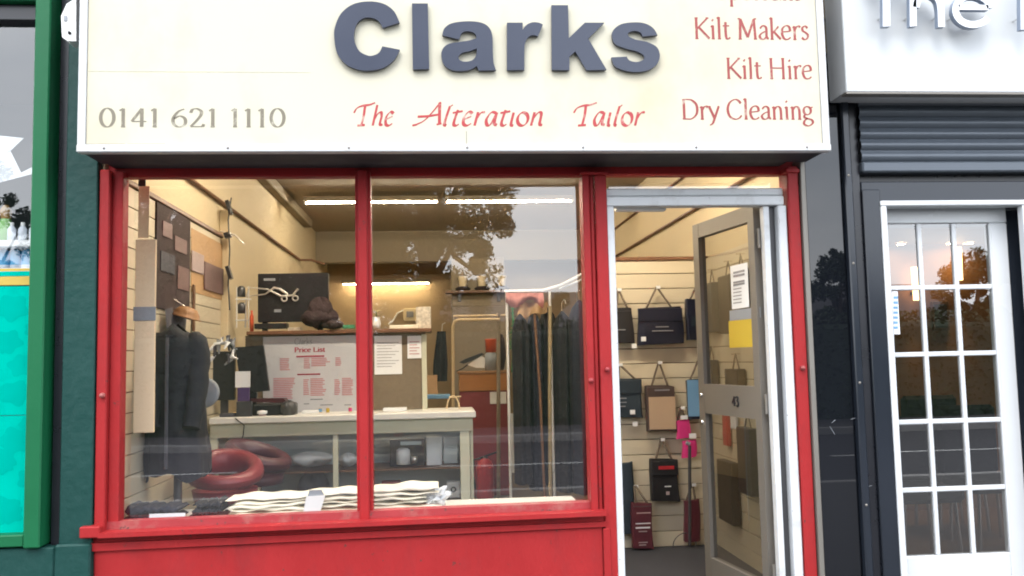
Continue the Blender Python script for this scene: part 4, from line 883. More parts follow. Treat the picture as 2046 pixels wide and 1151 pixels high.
# things in the counter
Yi = YCn+.16
t = thing('boxed_flask', 'white flask and cup in a black presentation box inside the counter', 'gift box', P(815, 930, Yi))
pbox('case', (779, 878, 848, 931), Yi+.04, .05, 'black_plastic', t); a = P(805, 929, Yi+.01)
MB().lathe([(0, 0), (.048, .002), (.048, .10), (.03, .112), (0, .113)], P(806, 928, Yi), 16).build('flask', 'paper', t)
MB().lathe([(0, 0), (.02, .002), (.022, .05), (.0, .052)], P(828, 926, Yi), 12).build('cup', 'silver', t); pbox('lining', (800, 882, 842, 889), Yi+.036, .003, 'paleblue', t, 0)
for r, lb in (((852, 872, 883, 930), 'white paper bag standing in the counter beside the boxed flask'), ((886, 872, 915, 926), 'pale blue card at the right end inside the counter')):
    tag(pbox('paper_bag' if r[0] < 860 else 'card', r, Yi+.05, .02, 'paper' if r[0] < 860 else 'paleblue', None, .004), lb, 'bag' if r[0] < 860 else 'card')
def lump(name, px0, px1, py0, py1, Y, m, label, cat, seed=1, par=None):
    x0, x1, z0, z1 = RC(px0, py0, px1, py1, Y); random.seed(seed)
    ph = [random.uniform(0, 6) for _ in range(6)]
    def fn(u, v):
        a = 2*PI*u; b = PI*(v-.5)
        k = .94+.14*math.sin(3*a+ph[0])+.10*math.sin(5*a+ph[1]+v*5)+.08*math.sin(9*v+ph[2])+.05*math.sin(13*a+7*v+ph[3])
        return Vector(((x0+x1)/2+(x1-x0)/2*math.cos(b)*math.cos(a)*min(k, 1.08), Y+.09*math.cos(b)*math.sin(a)*k, z0+(z1-z0)*(.5+.5*math.sin(b)*min(k, 1.05))))
    o = MB().grid(fn, 28, 14).build(name, m, par)
    return tag(o, label, cat) if label else o
lump('folded_shirt', 575, 664, 903, 932, Yi+.05, 'paper', 'crumpled white shirt on the counter shelf left of the centre post', 'shirt', 3)
lump('folded_shirt', 676, 712, 905, 932, Yi+.05, 'paper', 'small white shirt on the counter shelf right of the centre post', 'shirt', 4)
lump('dark_bundle', 595, 662, 940, 1000, Yi+.05, 'grey_cloth', 'dark grey cloth bundle low inside the counter', 'cloth', 5)
tag(pbox('red_tin', (762, 962, 800, 980), Yi+.05, .08, 'maroon', None, .004), 'flat dark red tin low inside the counter', 'tin')
t = thing('wall_speaker', 'white box with round black emblem at the counter end', 'box', P(905, 995, Yi))
pbox('case', (893, 963, 919, 995), Yi, .06, 'plastic_white', t); c = P(906, 978, Yi-.002)
MB().lathe([(.010, 0), (.020, .0), (.020, .003), (.010, .003)], c, 16, ax=Matrix.Rotation(PI/2, 3, 'X')).build('emblem', 'black_plastic', t)
# things on the counter
Yc_ = YCn+.18
t = thing('till_screen', 'black till monitor turned on the counter in front of the price list', 'monitor', P(500, 838, Yc_))
sv = [(470, 694), (526, 690), (538, 781), (482, 786)]
MB().prism([(P(x, y, Yc_).x, P(x, y, Yc_).z) for x, y in sv], [], Yc_, Yc_+.035).build('screen', 'black_plastic', t)
pbox('stand', (495, 784, 512, 836), Yc_+.02, .04, 'black_plastic', t); MB().box(P(470, 835, Yc_).x, P(540, 835, Yc_).x, Yc_-.02, Yc_+.14, zct+.001, zct+.018, .004).build('foot', 'black_plastic', t)
t = thing('till_screen', 'black monitor back partly behind the pale disc', 'monitor', P(445, 830, Yc_))
pbox('screen', (424, 702, 468, 800), Yc_+.05, .05, 'black_plastic', t); pbox('stand', (440, 800, 455, 838), Yc_+.08, .03, 'steel_dark', t)
t = thing('card_holder', 'white price card in a purple stand on the counter edge', 'card', P(486, 838, YCn))
pbox('card', (470, 742, 500, 774), YCn+.02, .004, 'paper', t, 0); pbox('stand', (474, 774.5, 498, 802), YCn+.02, .02, 'purple', t); pbox('base', (472, 802.5, 502, 838), YCn+.015, .05, 'steel_dark', t)
t = thing('keyboard', 'dark keyboard standing on the counter below the monitor', 'keyboard', P(450, 840, YCn+.06))
MB().box(P(438, 835, YCn+.03).x, P(470, 835, YCn+.03).x, YCn+.03, YCn+.15, zct+.001, zct+.022, .004).build('body', 'grey_cloth', t)
t = thing('label_printer', 'black label printer with open lid on the counter', 'printer', P(545, 836, YCn+.1))
pbox('body', (505, 806, 588, 834), YCn+.1, .16, 'black_plastic', t, .012)
MB().prism([(P(x, y, YCn+.12).x, P(x, y, YCn+.12).z) for x, y in ((500, 797), (566, 796), (575, 805), (503, 803.5))], [], YCn+.12, YCn+.24).build('lid', 'leather_shaded_maroon', t)
lump('roll', 560, 592, 800, 832, YCn+.09, 'steel_dark', None, None, 8, t)
t = thing('paper_cup', 'small white and pink cup on the counter beside the printer', 'cup', P(524, 838, YCn+.04))
c = P(524, 836, YCn+.04); MB().lathe([(0, 0), (.022, .0), (.026, .03)], c, 14).build('cup', 'poster_pink', t); MB().lathe([(.026, .03), (.034, .034), (.034, .05), (0, .056)], c, 14).build('lid', 'paper', t)
# ------------------------------------------------------------------ screen behind the counter
YP = YCn+.40
scn = thing('counter_screen', 'counter screen with price list board and pinboard under a wooden shelf', 'screen', (-.7, YP, zct))
zps = P(680, 667, YP).z
MB().box(P(490, 700, YP).x, P(850, 700, YP).x, YP, YP+.03, zct+.001, zps-.001).build('pinboard', 'pinboard', scn)
MB().box(P(492, 660, YP-.06).x, P(862, 660, YP-.06).x, YP-.06, YP+.16, zps, zps+.028, .004).build('shelf', 'wood_dark', scn)
pbox('edge_post', (843, 668, 853, 823), YP-.012, .05, 'counter_cream', scn)
wb = pbox('price_board', (525, 671, 738, 826), YP-.014, .012, 'whiteboard', scn)
Yw = YP-.0155
for py, a_, b_, h_, m_ in ((700, 590, 648, 5, 'print_red'), (712, 592, 648, 3.5, 'print_red'), (748, 594, 640, 3, 'print_red')):
    if py != 700: pbox('print_line', (a_, py-h_/2, b_, py+h_/2), Yw, .001, m_, wb, 0)
ptext('print', 'Price List', G, 588, 650, 703, 694, Yw, 'print_red', wb, a=.09, b=.05, ang=.1)
ptext('print', 'Clarks', {**I, 'C': G['C'], 'k': G['k'], 's': G['s']}, 588, 624, 688, 676, Yw, 'print_grey', wb, a=.04, b=.03, ang=.5)
random.seed(11)
for (a_, b_, p0_, p1_) in ((559, 580, 716, 738), (607, 620, 716, 736), (622, 660, 715, 730), (670, 682, 714, 732), (546, 590, 755, 795), (606, 618, 758, 790), (620, 652, 756, 790), (668, 680, 758, 790), (683, 706, 755, 788), (726, 736, 715, 790)):
    y_ = p0_
    while y_ < p1_:
        pbox('print_line', (a_, y_, b_-random.uniform(0, .25)*(b_-a_), y_+2.2), Yw, .001, 'print_pink', wb, 0); y_ += 3.6
for (a_, b_, y_) in ((620, 645, 797), (607, 618, 806), (640, 665, 808), (688, 702, 808)): pbox('print_line', (a_, y_, b_, y_+2), Yw, .001, 'print_grey', wb, 0)
t = pbox('notice', (748, 671, 803, 748), YP-.006, .004, 'paper', scn, 0)
for i in range(9): pbox('print_line', (753, 684+i*6, 797-(i % 3)*7, 685.2+i*6), YP-.0075, .001, 'print_grey', t, 0)
t = pbox('notice', (814, 671, 842, 716), YP-.006, .004, 'paper', scn, 0)
for i in range(5): pbox('print_line', (818, 682+i*6, 838-(i % 2)*5, 684+i*6), YP-.0075, .001, 'print_pink', t, 0)
lump('pinned_map', 805, 842, 750, 800, YP-.02, 'pinboard', None, None, 3, scn) if False else None
# on the shelf
Ysh = YP+.03; zsf = zps+.029
t = thing('black_display_box', 'large black box standing on the shelf with silver scissors in front', 'box', P(585, 655, Ysh+.06))
MB().box(P(515, 600, Ysh+.05).x, P(656, 600, Ysh+.05).x, Ysh+.05, Ysh+.11, P(585, 643, Ysh+.05).z, P(585, 546, Ysh+.05).z, .004).build('panel', 'black_plastic', t)
for a_, b_ in (((527, 553, 551, 560)), ((546, 618, 560, 624))) if False else ((( 527, 556, 550, 561), 0), ((548, 618, 562, 624), 0)):
    pbox('label', a_, Ysh+.048, .0015, 'lavender_grey', t, 0)
for a_ in (530, 640): MB().box(P(a_-5, 650, Ysh+.08).x, P(a_+5, 650, Ysh+.08).x, Ysh+.06, Ysh+.10, zsf, P(585, 643, Ysh+.05).z-.0005).build('foot', 'black_plastic', t)
t = thing('scissors_ornament', 'silver tailoring scissors ornament in front of the black box', 'ornament', P(555, 590, Ysh+.03))
Yo = Ysh+.03
MB().tube([P(492, 574, Yo), P(535, 578, Yo), P(562, 592, Yo), P(585, 590, Yo), P(596, 577, Yo)], [.003, .006, .009, .008, .010], 7).build('blade', 'silver', t)
MB().tube([P(495, 592, Yo), P(530, 588, Yo), P(548, 575, Yo), P(560, 578, Yo), P(575, 588, Yo)], [.003, .006, .010, .010, .008], 7).build('blade', 'silver', t)
for px, py in ((568, 597), (590, 596)):
    c = P(px, py, Yo); MB().tube([c+Vector((.020*math.cos(a), 0, .018*math.sin(a))) for a in [2*PI*i/14 for i in range(15)]], .006, 6).build('ring', 'silver', t)
MB().tube([P(498, 574, Yo), P(492, 595, Yo), P(490, 655, Yo)], .006, 6).build('arm', 'silver', t)
# soft dark cap
t = thing('maroon_cap', 'dark maroon soft peaked cap resting on the shelf', 'cap', P(640, 656, Ysh))
lump('crown', 600, 674, 612, 657, Ysh-.01, 'fur_dark', None, None, 21, t); lump('top', 616, 664, 594, 642, Ysh+.0, 'fur_dark', None, None, 25, t); lump('peak', 640, 690, 640, 657, Ysh-.04, 'fur_dark', None, None, 22, t)
tag(pbox('flat_case', (508, 646, 572, 656.5), Ysh-.03, .12, 'black_plastic', None, .003), 'flat black case lying on the shelf under the scissors', 'case')
tag(pbox('green_card', (684, 649, 708, 656.5), Ysh-.02, .08, 'green_foil', None, .002), 'green card lying on the shelf beside the maroon cap', 'card')
t = thing('spray_bottle', 'orange red bottle on the shelf beside the black box', 'bottle', P(503, 656, Ysh)); c = P(503, 655, Ysh); c.z = zsf
MB().lathe([(0, 0), (.014, .001), (.014, .11), (.007, .13), (.007, .155), (0, .156)], c, 12).build('body', 'orange_red', t)
t = thing('wire_rack', 'white wire rack with dark reels at the shelf end', 'rack', P(480, 656, Ysh))
for px in (473, 497): MB().tube([P(px, 655, Ysh+.02), P(px, 572, Ysh+.02)], .004, 6).build('upright', 'plastic_white', t)
for py in (598, 640): MB().tube([P(470, py, Ysh+.02), P(502, py, Ysh+.02)], .005, 6).build('rail', 'plastic_white', t)
for px, py in ((482, 585), (483, 618)): MB().lathe([(0, -.03), (.03, -.03), (.03, .035), (.015, .05), (0, .05)], P(px, py, Ysh+.05), 12).build('reel', 'steel_dark', t)
t = thing('flower_vase', 'white vase with a cream flower on the shelf right of the mullion', 'vase', P(752, 656, Ysh)); c = P(752, 655, Ysh); c.z = zsf
MB().lathe([(0, 0), (.028, .001), (.034, .04), (.026, .075), (.03, .09)], c, 14).build('vase', 'plastic_white', t)
for k in range(7):
    a = 2*PI*k/7; MB().grid(lambda u, v, a=a: c+Vector((math.cos(a+.5*(v-.5))*(.005+.035*u), math.sin(a+.5*(v-.5))*(.005+.035*u), .125+.045*u-.03*u*u)), 4, 3).build('petal', 'flower', t)
for k in range(4):
    a = 2*PI*k/4+.4; MB().grid(lambda u, v, a=a: c+Vector((math.cos(a)*.055*u, math.sin(a)*.055*u+.02*(v-.5)*math.sin(PI*u), .088+.03*u)), 4, 2).build('leaf', 'leaf_small', t)
MB().tube([c+Vector((0, 0, .08)), c+Vector((0, 0, .13))], .004, 5).build('stalk', 'leaf_small', t)
tag(pbox('speckled_box', (831, 613, 861, 656.5), Ysh, .07, 'speckle', None, .003), 'pale speckled box at the right end of the wooden shelf', 'box')
tag(pbox('papers', (778, 649, 835, 656.5), Ysh-.02, .1, 'cream_cloth', None, .002), 'low stack of cream papers on the shelf beside the speckled box', 'papers')
t = thing('wall_timer', 'cream thermostat box with grey dial on the back wall', 'thermostat', P(820, 640, YB-.04))
pbox('case', (806, 616, 832, 642), YB-.04, .039, 'wall_cream', t, .01); pbox('dial', (812, 622, 826, 634), YB-.046, .005, 'print_grey', t, .002)
MB().tube([P(806, 620, YB-.02), P(794, 626, YB-.02), P(786, 640, YB-.02), P(776, 648, YB-.02)], .012, 6).build('cable', 'plastic_white', t)
random.seed(31)
for k, (px, m_, lb) in enumerate(((700, 'pink', 'pink thread reel on the counter in front of the price list'), (640, 'bag_blue', 'blue thread reel on the counter in front of the price list'), (655, 'yellow', 'yellow thread reel on the counter in front of the price list'))):
    c = P(px, 826, YCn+.25); c.z = zct+.001; t = thing('thread_reel', lb, 'reel', c)
    MB().lathe([(0, 0), (.014, 0), (.014, .003), (.010, .004), (.010, .030), (.014, .031), (.014, .034), (0, .034)], c, 12).build('spool', 'wood_pale', t); MB().lathe([(.0102, .0045), (.0125, .008), (.0125, .026), (.0102, .0295)], c, 12).build('thread', m_, t)
for k, (r, Yq, m_, lb) in enumerate((((602, 822, 636, 827), YCn+.2, 'paper', 'thin stack of white receipts on the counter below the price list'), ((765, 820, 812, 826), YCn+.2, 'paper', 'stack of white papers on the counter below the pinboard'), ((575, 650, 600, 656.5), Ysh-.03, 'speckle', 'small patterned box on the shelf under the black panel'), ((660, 640, 684, 649), Ysh+.06, 'wood_pale', 'small pale wooden box on the shelf behind the maroon cap'))):
    x0, x1, z0, z1 = RC(*r, Yq); zb_ = zct+.001 if r[1] > 700 else zsf
    tag(MB().box(x0, x1, Yq, Yq+.12, zb_, zb_+(z1-z0), .002).build('paper_stack' if m_ == 'paper' else 'small_box', m_), lb, 'papers' if m_ == 'paper' else 'box')
for k, (a_, b_, p0_, p1_, m_) in enumerate(((326, 345, 440, 475, 'poster_plum'), (350, 374, 470, 505, 'poster_plum'), (322, 350, 500, 545, 'grey_cloth'), (356, 378, 530, 580, 'poster_plum'))):
    wall_panel('picture_card', a_, b_, p0_, p1_, m_, ['plum card high on the dark poster board', 'plum card in the middle of the dark poster board', 'dark grey card on the dark poster board', 'plum card low on the dark poster board'][k], 'picture', .036, .004)
MB_c = MB().tube([P(470, 836, YCn-.032), P(488, 850, YCn-.034), P(486, 870, YCn-.034), P(470, 905, YCn-.03), P(466, 960, YCn-.03), Vector((P(466, 990, YCn).x, YCn-.04, ZF+.01))], .004, 6)
tag(MB_c.build('till_cable', 'black_plastic'), 'thin black cable hanging down the counter front from the till', 'cable')
# ------------------------------------------------------------------ back right corner
YK = 7.0
kx0, kx1, kz0, kz1 = RC(905, 470, 1012, 1000, YK)
col_ = thing('wall_column', 'grey brown square column behind the work table', 'column', ((kx0+kx1)/2, YK, ZF))
MB().box(kx0, kx1, YK, YK+.5, ZF+.003, P(950, 612, YK).z, .006).build('shaft', 'column_grey', col_)
MB().box(kx0, kx1, YK, YK+.5, P(950, 612, YK).z+.001, 2.785, .006).build('capital', 'beam', col_)
t = thing('shade_shelf', 'dark wall shelf with bracket high on the column', 'shelf', P(950, 590, YK-.2))
MB().box(P(890, 580, YK-.1).x, P(1020, 580, YK-.1).x, YK-.20, YK-.003, P(950, 586, YK-.1).z, P(950, 581, YK-.1).z, .004).build('board', 'wood_dark', t)
for px in (918, 997): pbox('bracket', (px-3, 587, px+3, 602), YK-.04, .036, 'steel_dark', t)
for px in (925, 963, 1003):
    c = P(px, 580, YK-.1)
    q = thing('pale_shade', 'pale tapered shade with dark rim on the high column shelf', 'shade', c, 'pale shades on the column shelf')
    c.z = P(950, 581, YK-.1).z+.001
    MB().lathe([(0, 0), (.085, .0), (.10, .03), (.06, .055), (0, .056)], c, 16).build('rim', 'fur_dark', q); MB().lathe([(.045, .05), (.05, .12), (.065, .185), (0, .19)], c, 16).build('shade', 'wall_cream', q)
YR = 4.7
t = thing('clothes_stand', 'cream tubular frame standing behind the counter end', 'rail', P(905, 830, YR))
MB().tube([P(906, 870, YR), P(905, 652, YR), P(908, 643, YR), P(916, 639, YR), P(998, 638, YR)], .016, 8).build('tube', 'wood_pale', t); MB().tube([P(906, 632, YR+.1), P(1012, 630, YR+.1)], .012, 8).build('tube', 'wood_pale', t)
MB().tube([P(996, 625, YR+.03), P(996, 1000, YR+.03)], .02, 8).build('post', 'column_grey', t)
YW = 4.95
t = thing('work_table', 'narrow work table with orange wood drawer and maroon panel', 'table', P(970, 1000, YW))
pbox('drawer', (918, 746, 1018, 781), YW, .4, 'wood_orange', t); pbox('top', (914, 741, 1020, 746.5), YW-.02, .45, 'wood', t); 
x0, x1, z0, z1 = RC(921, 781.5, 1018, 1010, YW+.02); MB().box(x0, x1, YW+.02, YW+.38, ZF+.002, z1, .004).build('panel', 'maroon', t)
q = pbox('socket_plate', (979, 783, 1012, 807), YW+.008, .011, 'plastic_white', t); pbox('switch', (993, 797, 998, 803), YW+.004, .004, 'steel_dark', q, 0)
Yt = YW+.08
t = thing('steam_iron', 'cream steam iron with dark handle resting on the work table', 'iron', P(940, 741, Yt))
MB().prism([(P(x, y, Yt).x, P(x, y, Yt).z) for x, y in ((934, 729), (962, 711), (970, 716), (968, 735), (952, 735))], [], Yt, Yt+.1).build('body', 'plastic_white', t)
MB().prism([(P(x, y, Yt).x, P(x, y, Yt).z) for x, y in ((917, 724), (930, 717), (962, 705), (968, 708), (940, 722), (926, 727))], [], Yt-.01, Yt+.11).build('handle', 'black_plastic', t)
MB().tube([P(935, 728, Yt+.05), P(925, 736, Yt+.05), P(912, 742, Yt+.05)], .006, 6).build('cord', 'black_plastic', t)
t = thing('red_mug', 'bright red pot above a glass jar on the work table', 'pot', P(980, 740, Yt))
c = P(981, 704, Yt); MB().lathe([(0, 0), (.055, .001), (.06, .13), (.066, .14), (.05, .135), (.045, .01)], c, 16).build('pot', 'orange_red', t)
c2 = P(981, 741, Yt); c2.z = P(981, 740.5, Yt).z; MB().lathe([(0, 0), (.06, .002), (.062, (c.z-c2.z)-.02), (.04, c.z-c2.z-.001)], c2, 16).build('jar', 'lavender_grey', t)
tag(lump('dark_bottle', 992, 1010, 668, 741, Yt+.1, 'fur_dark', None, None, 9), 'dark tall bottle at the back of the work table', 'bottle')
t = thing('hung_apron', 'small black garment hanging beside the cream frame', 'garment', P(880, 760, 6.2))
def ap(u, v):
    w = (.05+.035*min(1, v*1.6)); a = P(882-3*v, 662+100*v, 6.2); return a+Vector(((u-.5)*2*w, .03*math.sin(u*9), 0))
MB().grid(ap, 8, 10).build('cloth', 'black_cloth', t); MB().tube([P(883, 662, 6.2), P(884, 648, 6.2), P(890, 645, 6.2)], .006, 5).build('hook', 'silver', t)
tag(pbox('blue_box', (850, 789, 899, 797), 4.2, .2, 'bag_blue', None, .003), 'thin blue box lying behind the counter end', 'box')
tag(pbox('orange_box', (852, 750, 874, 788), 5.2, .2, 'poster_orange', None, .003), 'small orange box behind the counter end', 'box')
c = P(905, 806, 2.15); t = thing('wire_hoop', 'small pale hoop standing on the counter end', 'hoop', (c.x, 2.15, zct))
MB().tube([Vector((c.x+.045*math.cos(a), 2.15, zct+.001+.09*math.sin(a))) for a in [PI*i/12 for i in range(13)]], .006, 6).build('hoop', 'wood_pale', t)
MB().tube([(c.x-.03, 2.16, zct+.082), (c.x+.06, 2.16, zct+.088)], .005, 6).build('handle', 'wood_pale', t)
# fire extinguisher
Ye = 4.78; c = P(970, 1003, Ye); c.z = ZF+.001; he = P(970, 916, Ye).z-ZF
t = thing('fire_extinguisher', 'red fire extinguisher standing against the maroon panel', 'extinguisher', c)
MB().lathe([(0, 0), (.085, .002), (.09, .03), (.09, he-.09), (.07, he-.03), (.03, he)], c, 20).build('cylinder', 'ext_red', t)
MB().lathe([(.03, he-.002), (.03, he+.02), (.0, he+.022)], c, 12).build('valve', 'steel_dark', t)
MB().obox(c+Vector((.05, 0, he+.035)), Vector((.95, 0, .3)), Vector((0, 1, 0)), Vector((-.3, 0, .95)), .09, .012, .008).build('lever', 'black_plastic', t)
MB().tube([c+Vector((-.02, 0, he+.01)), c+Vector((-.11, -.01, he-.01)), c+Vector((-.125, -.02, he-.14)), c+Vector((-.10, -.03, he-.30))], .012, 7).build('hose', 'black_plastic', t)
for i, hh_ in enumerate((.10, .15, .20, .25, .30)): MB().lathe([(.0905, hh_), (.0915, hh_+.004), (.0915, hh_+.012), (.0905, hh_+.016)], c, 20).build('band', 'ext_red', t)
# garland, white strip: both stand in for a bright reflection
t = thing('reflection_sliver', 'green foil garland standing in for a reflection by the garment rail', 'sliver', P(1024, 745, 4.0))
for i in range(70):
    k = i/69; c = P(1024+3*math.sin(k*9), 614+128*k, 4.0); a = random.uniform(0, 6)
    d = Vector((math.cos(a), math.sin(a)*.5, random.uniform(-.5, .2)))*.032
    MBq = MB().tube([c, c+d*.5+Vector((0, 0, -.004)), c+d], [.004, .004, .001], 4, False); MBq.build('foil', 'green_foil' if k < .66 else 'lime', t)
MB().tube([P(1024, 612, 4.0), P(1026, 680, 4.0), P(1023, 744, 4.0)], .008, 6).build('core', 'green_foil', t)
tag(pbox('reflection_strip', (1020, 826, 1031, 945), 4.1, .02, 'paper', None, .003), 'narrow white strip standing in for a bright reflection below the green garland', 'strip')  # white strip put in for a bright reflection
# garment rail with dark covers
YGR = 3.1
t = thing('garment_rail', 'white garment rail rising towards the door post', 'rail', P(1100, 580, YGR))
MB().tube([P(1008, 582, YGR), P(1085, 580, YGR), P(1120, 570, YGR-.1), P(1150, 555, YGR-.2), P(1175, 540, YGR-.3)], .012, 8).build('rail', 'plastic_white', t)
MB().tube([P(1118, 577, YGR), P(1160, 560, YGR-.25), P(1178, 546, YGR-.3)], .008, 8).build('rail', 'plastic_white', t)
for px in (1012, 1098): MB().tube([P(px, 582, YGR), Vector((P(px, 582, YGR).x, YGR, ZF))], .012, 8).build('upright', 'plastic_white', t)
t = thing('pink_shirt', 'pale pink shirt bundle lying along the garment rail', 'shirt', P(1045, 610, YGR))
def psf(u, v): return P(1010+75*u, 585+(18+10*math.sin(u*7)+8*u)*v, YGR-.02)+Vector((0, -.05*math.sin(PI*v)-.015*math.sin(u*20), 0))
MB().grid(psf, 20, 8).build('cloth', 'pink_cloth', t)
t = thing('tan_shirt', 'tan cloth hanging under the pink shirt', 'cloth', P(1060, 640, YGR+.02))
def tsf(u, v): return P(1034+60*u, 604+(34-16*u+3*math.sin(u*9))*v, YGR+.03)+Vector((0, -.03*math.sin(u*12), 0))
MB().grid(tsf, 16, 6).build('cloth', 'tan_cloth', t)
rl = [(1020, 1058, 628, 3.12, 'black_cloth', 'black suit in the garment row beside the green garland'), (1050, 1082, 622, 3.2, 'navy_cloth', 'dark navy suit hanging between the two suits by the wooden pole'), (1075, 1112, 615, 3.3, 'black_cloth', 'black suit hanging behind the wooden poles'), (1104, 1142, 622, 3.0, 'black_cloth', 'charcoal coat hanging right of the wooden poles'), (1134, 1180, 600, 2.75, 'navy_cloth', 'long navy garment cover hanging next to the red door post')]
for a_, b_, tp, Yg, m_, lb in rl:
    A = P(a_, tp, Yg); B = P(b_, tp, Yg); w = (B.x-A.x)/2; cx = (A.x+B.x)/2
    t = thing('hanging_suit', lb, 'suit', (cx, Yg, .35)); ph = random.uniform(0, 6); zb_ = random.uniform(.36, .5)
    def gf(u, v, w=w, cx=cx, A=A, zb_=zb_, ph=ph, Yg=Yg):
        a = 2*PI*u; sh_ = min(1, .12+.88*math.sqrt(min(1, v*9))); return Vector((cx+w*sh_*math.cos(a)*(1+.06*math.sin(a*4+ph)), Yg+.16*sh_*math.sin(a)*(1+.15*math.sin(a*6+ph+v*2)), A.z+(zb_-A.z)*v))
    MB().grid(gf, 40, 26).build('garment', m_, t)
    MB().tube([(cx, Yg, A.z-.01), (cx, Yg, A.z+.07), (cx+.025, Yg, A.z+.10), (cx+.03, Yg, A.z+.06)], .004, 6).build('hanger_hook', 'chrome', t)
for k, (pa, pb, r, lb) in enumerate(((1068, 1090, .012, 'slim brown wooden pole leaning before the dark suits'), (1099, 1098, .018, 'thicker pale wooden pole standing before the dark suits'))):
    tag(MB().tube([P(pa, 628 if k == 0 else 612, 2.55), P((pa+pb)/2, 780, 2.5), Vector((P(pb, 990, 2.45).x, 2.45, ZF))], r*.85, 9).build('wooden_pole', 'wood_dark' if k == 0 else 'pole_wood'), lb, 'pole')
# ------------------------------------------------------------------ goods hanging on the slatted partition
def hook(t, px, py, Y=YS):
    c = P(px, py, Y-.05); MB().tube([(c.x, Y-.001, c.z+.012), (c.x, Y-.07, c.z), (c.x, Y-.08, c.z+.012)], .004, 6).build('hook', 'chrome', t); MB().box(c.x-.016, c.x+.016, Y-.088, Y-.084, c.z-.010, c.z+.012, .002).build('hook_tag', 'paper', t)
def bag(r, m, label, hk=None, dep=.06, band=None, prints=(), cat='bag', name='carrier_bag', Yf=None):
    Y = Yf if Yf else YS-.075
    x0, x1, z0, z1 = RC(*r, Y); t = thing(name, label, cat, ((x0+x1)/2, Y+dep/2, z0))
    ph = random.uniform(0, 6)
    def bf(u, v, x0=x0, x1=x1, z0=z0, z1=z1):
        a = 2*PI*u; cx, hw = (x0+x1)/2, (x1-x0)/2; ca, sa = math.cos(a), math.sin(a)
        w = hw*(1-.05*v+.02*math.sin(v*5+ph)); d = dep/2*(1-.25*v*v)
        return Vector((cx+w*math.copysign(abs(ca)**.28, ca)+.006*math.sin(v*3+ph), Y+dep/2+d*math.copysign(abs(sa)**.28, sa)+.003*math.sin(u*23+ph), z0+(z1-z0)*v+.006*math.sin(ca*2.2+ph)))
    mb = MB().grid(bf, 40, 10); mb.add([bf(i/40, 1) for i in range(40)], [tuple(range(40))]); mb.add([bf(i/40, 0) for i in range(40)], [tuple(range(40))[::-1]])
    o = mb.build('body', m, t)
    if x1-x0 > .2: MB().box(x0+.008, x1-.008, Y-.004, Y+.002, z1-(z1-z0)*.38, z1-.008, .003).build('flap', m, t)
    if x1-x0 > .15: MB().tube([(x0+.012, Y+.003, z1-.02), ((x0+x1)/2, Y-.001, z1-.022), (x1-.012, Y+.003, z1-.02)], .0022, 5).build('zip', 'steel_dark', t)
    if hk:
        hx, hy = hk; c = P(hx, hy, Y+.02); w = (x1-x0)
        MB().tube([(x0+w*.22, Y+.03, z1-.005), (c.x-.004, Y+.03, c.z), (c.x+.004, Y+.03, c.z), (x1-w*.22, Y+.03, z1-.005)], .008, 6).build('strap', 'rope', t); hook(t, hx, hy)
    if band: pbox('band', band[0], Y-.006, .0015, band[1], t, 0)
    for pr in prints: pbox('print', pr[:4], Y-.0075, .001, pr[4], t, 0)
    return t
bag((1274, 614, 1366, 688), 'bag_navy', 'wide navy bag hanging on the top row of the slatted partition', (1313, 575), prints=((1310, 652, 1336, 654, 'print_grey'), (1303, 660, 1345, 662, 'print_grey')))
bag((1226, 616, 1266, 686), 'bag_black', 'black bag half behind the white door jamb on the top row', (1236, 580), prints=((1234, 658, 1250, 660, 'print_grey'),))
bag((1373, 598, 1412, 680), 'bag_navy', 'tall navy bag beside the open door on the top row', (1393, 571), prints=((1382, 632, 1398, 652, 'bag_teal'),))
bag((1226, 757, 1285, 834), 'bag_teal', 'dark teal folded garment bag on the middle row behind the jamb', (1238, 729), prints=((1236, 795, 1252, 797, 'print_grey'), (1236, 803, 1252, 805, 'print_grey'), (1236, 811, 1250, 813, 'print_grey')))
bag((1292, 771, 1351, 862), 'bag_brown', 'tan fronted bag with brown top band on the middle row', (1317, 725), band=((1297, 793, 1350, 858), 'bag_tan'), prints=((1308, 778, 1338, 781, 'print_grey'),))
bag((1374, 759, 1412, 838), 'bag_navy', 'sky blue fronted bag on the middle row beside the open door', (1396, 721), band=((1374, 759, 1403, 832), 'bag_blue'))
bag((1301, 918, 1358, 1002), 'bag_black', 'black bag with red label strip on the lower row', (1322, 878), prints=((1316, 931, 1347, 938, 'ext_red'), (1328, 971, 1341, 973, 'paper'), (1331, 982, 1338, 989, 'poster_pink')))
bag((1240, 925, 1267, 1066), 'bag_teal', 'long narrow dark teal bag on the lower row by the jamb', None)
bag((1264, 1006, 1306, 1096), 'bag_wine', 'wine red bag with white print hanging lowest', (1269, 971), Yf=YS-.13, prints=((1272, 1024, 1300, 1026, 'poster_pink'), (1270, 1045, 1300, 1047, 'paper'), (1270, 1053, 1299, 1056, 'paper'), (1276, 1061, 1293, 1063, 'poster_pink'), (1276, 1083, 1294, 1085, 'poster_pink'), (1277, 1088, 1291, 1090, 'poster_pink')))
bag((1368, 1000, 1400, 1082), 'bag_wine', 'dark wine bag hanging behind the grey walking stick', (1384, 968))
bag((1351, 840, 1379, 876), 'pink', 'bright pink packet on the slatted partition, upper of the pair', (1362, 815), cat='packet', name='pink_packet', dep=.02, prints=((1360, 830, 1374, 838, 'paper'),))
bag((1362, 880, 1392, 914), 'pink', 'bright pink packet on the slatted partition, lower of the pair', None, cat='packet', name='pink_packet', dep=.02, prints=((1377, 866, 1391, 876, 'paper'),), Yf=YS-.09)
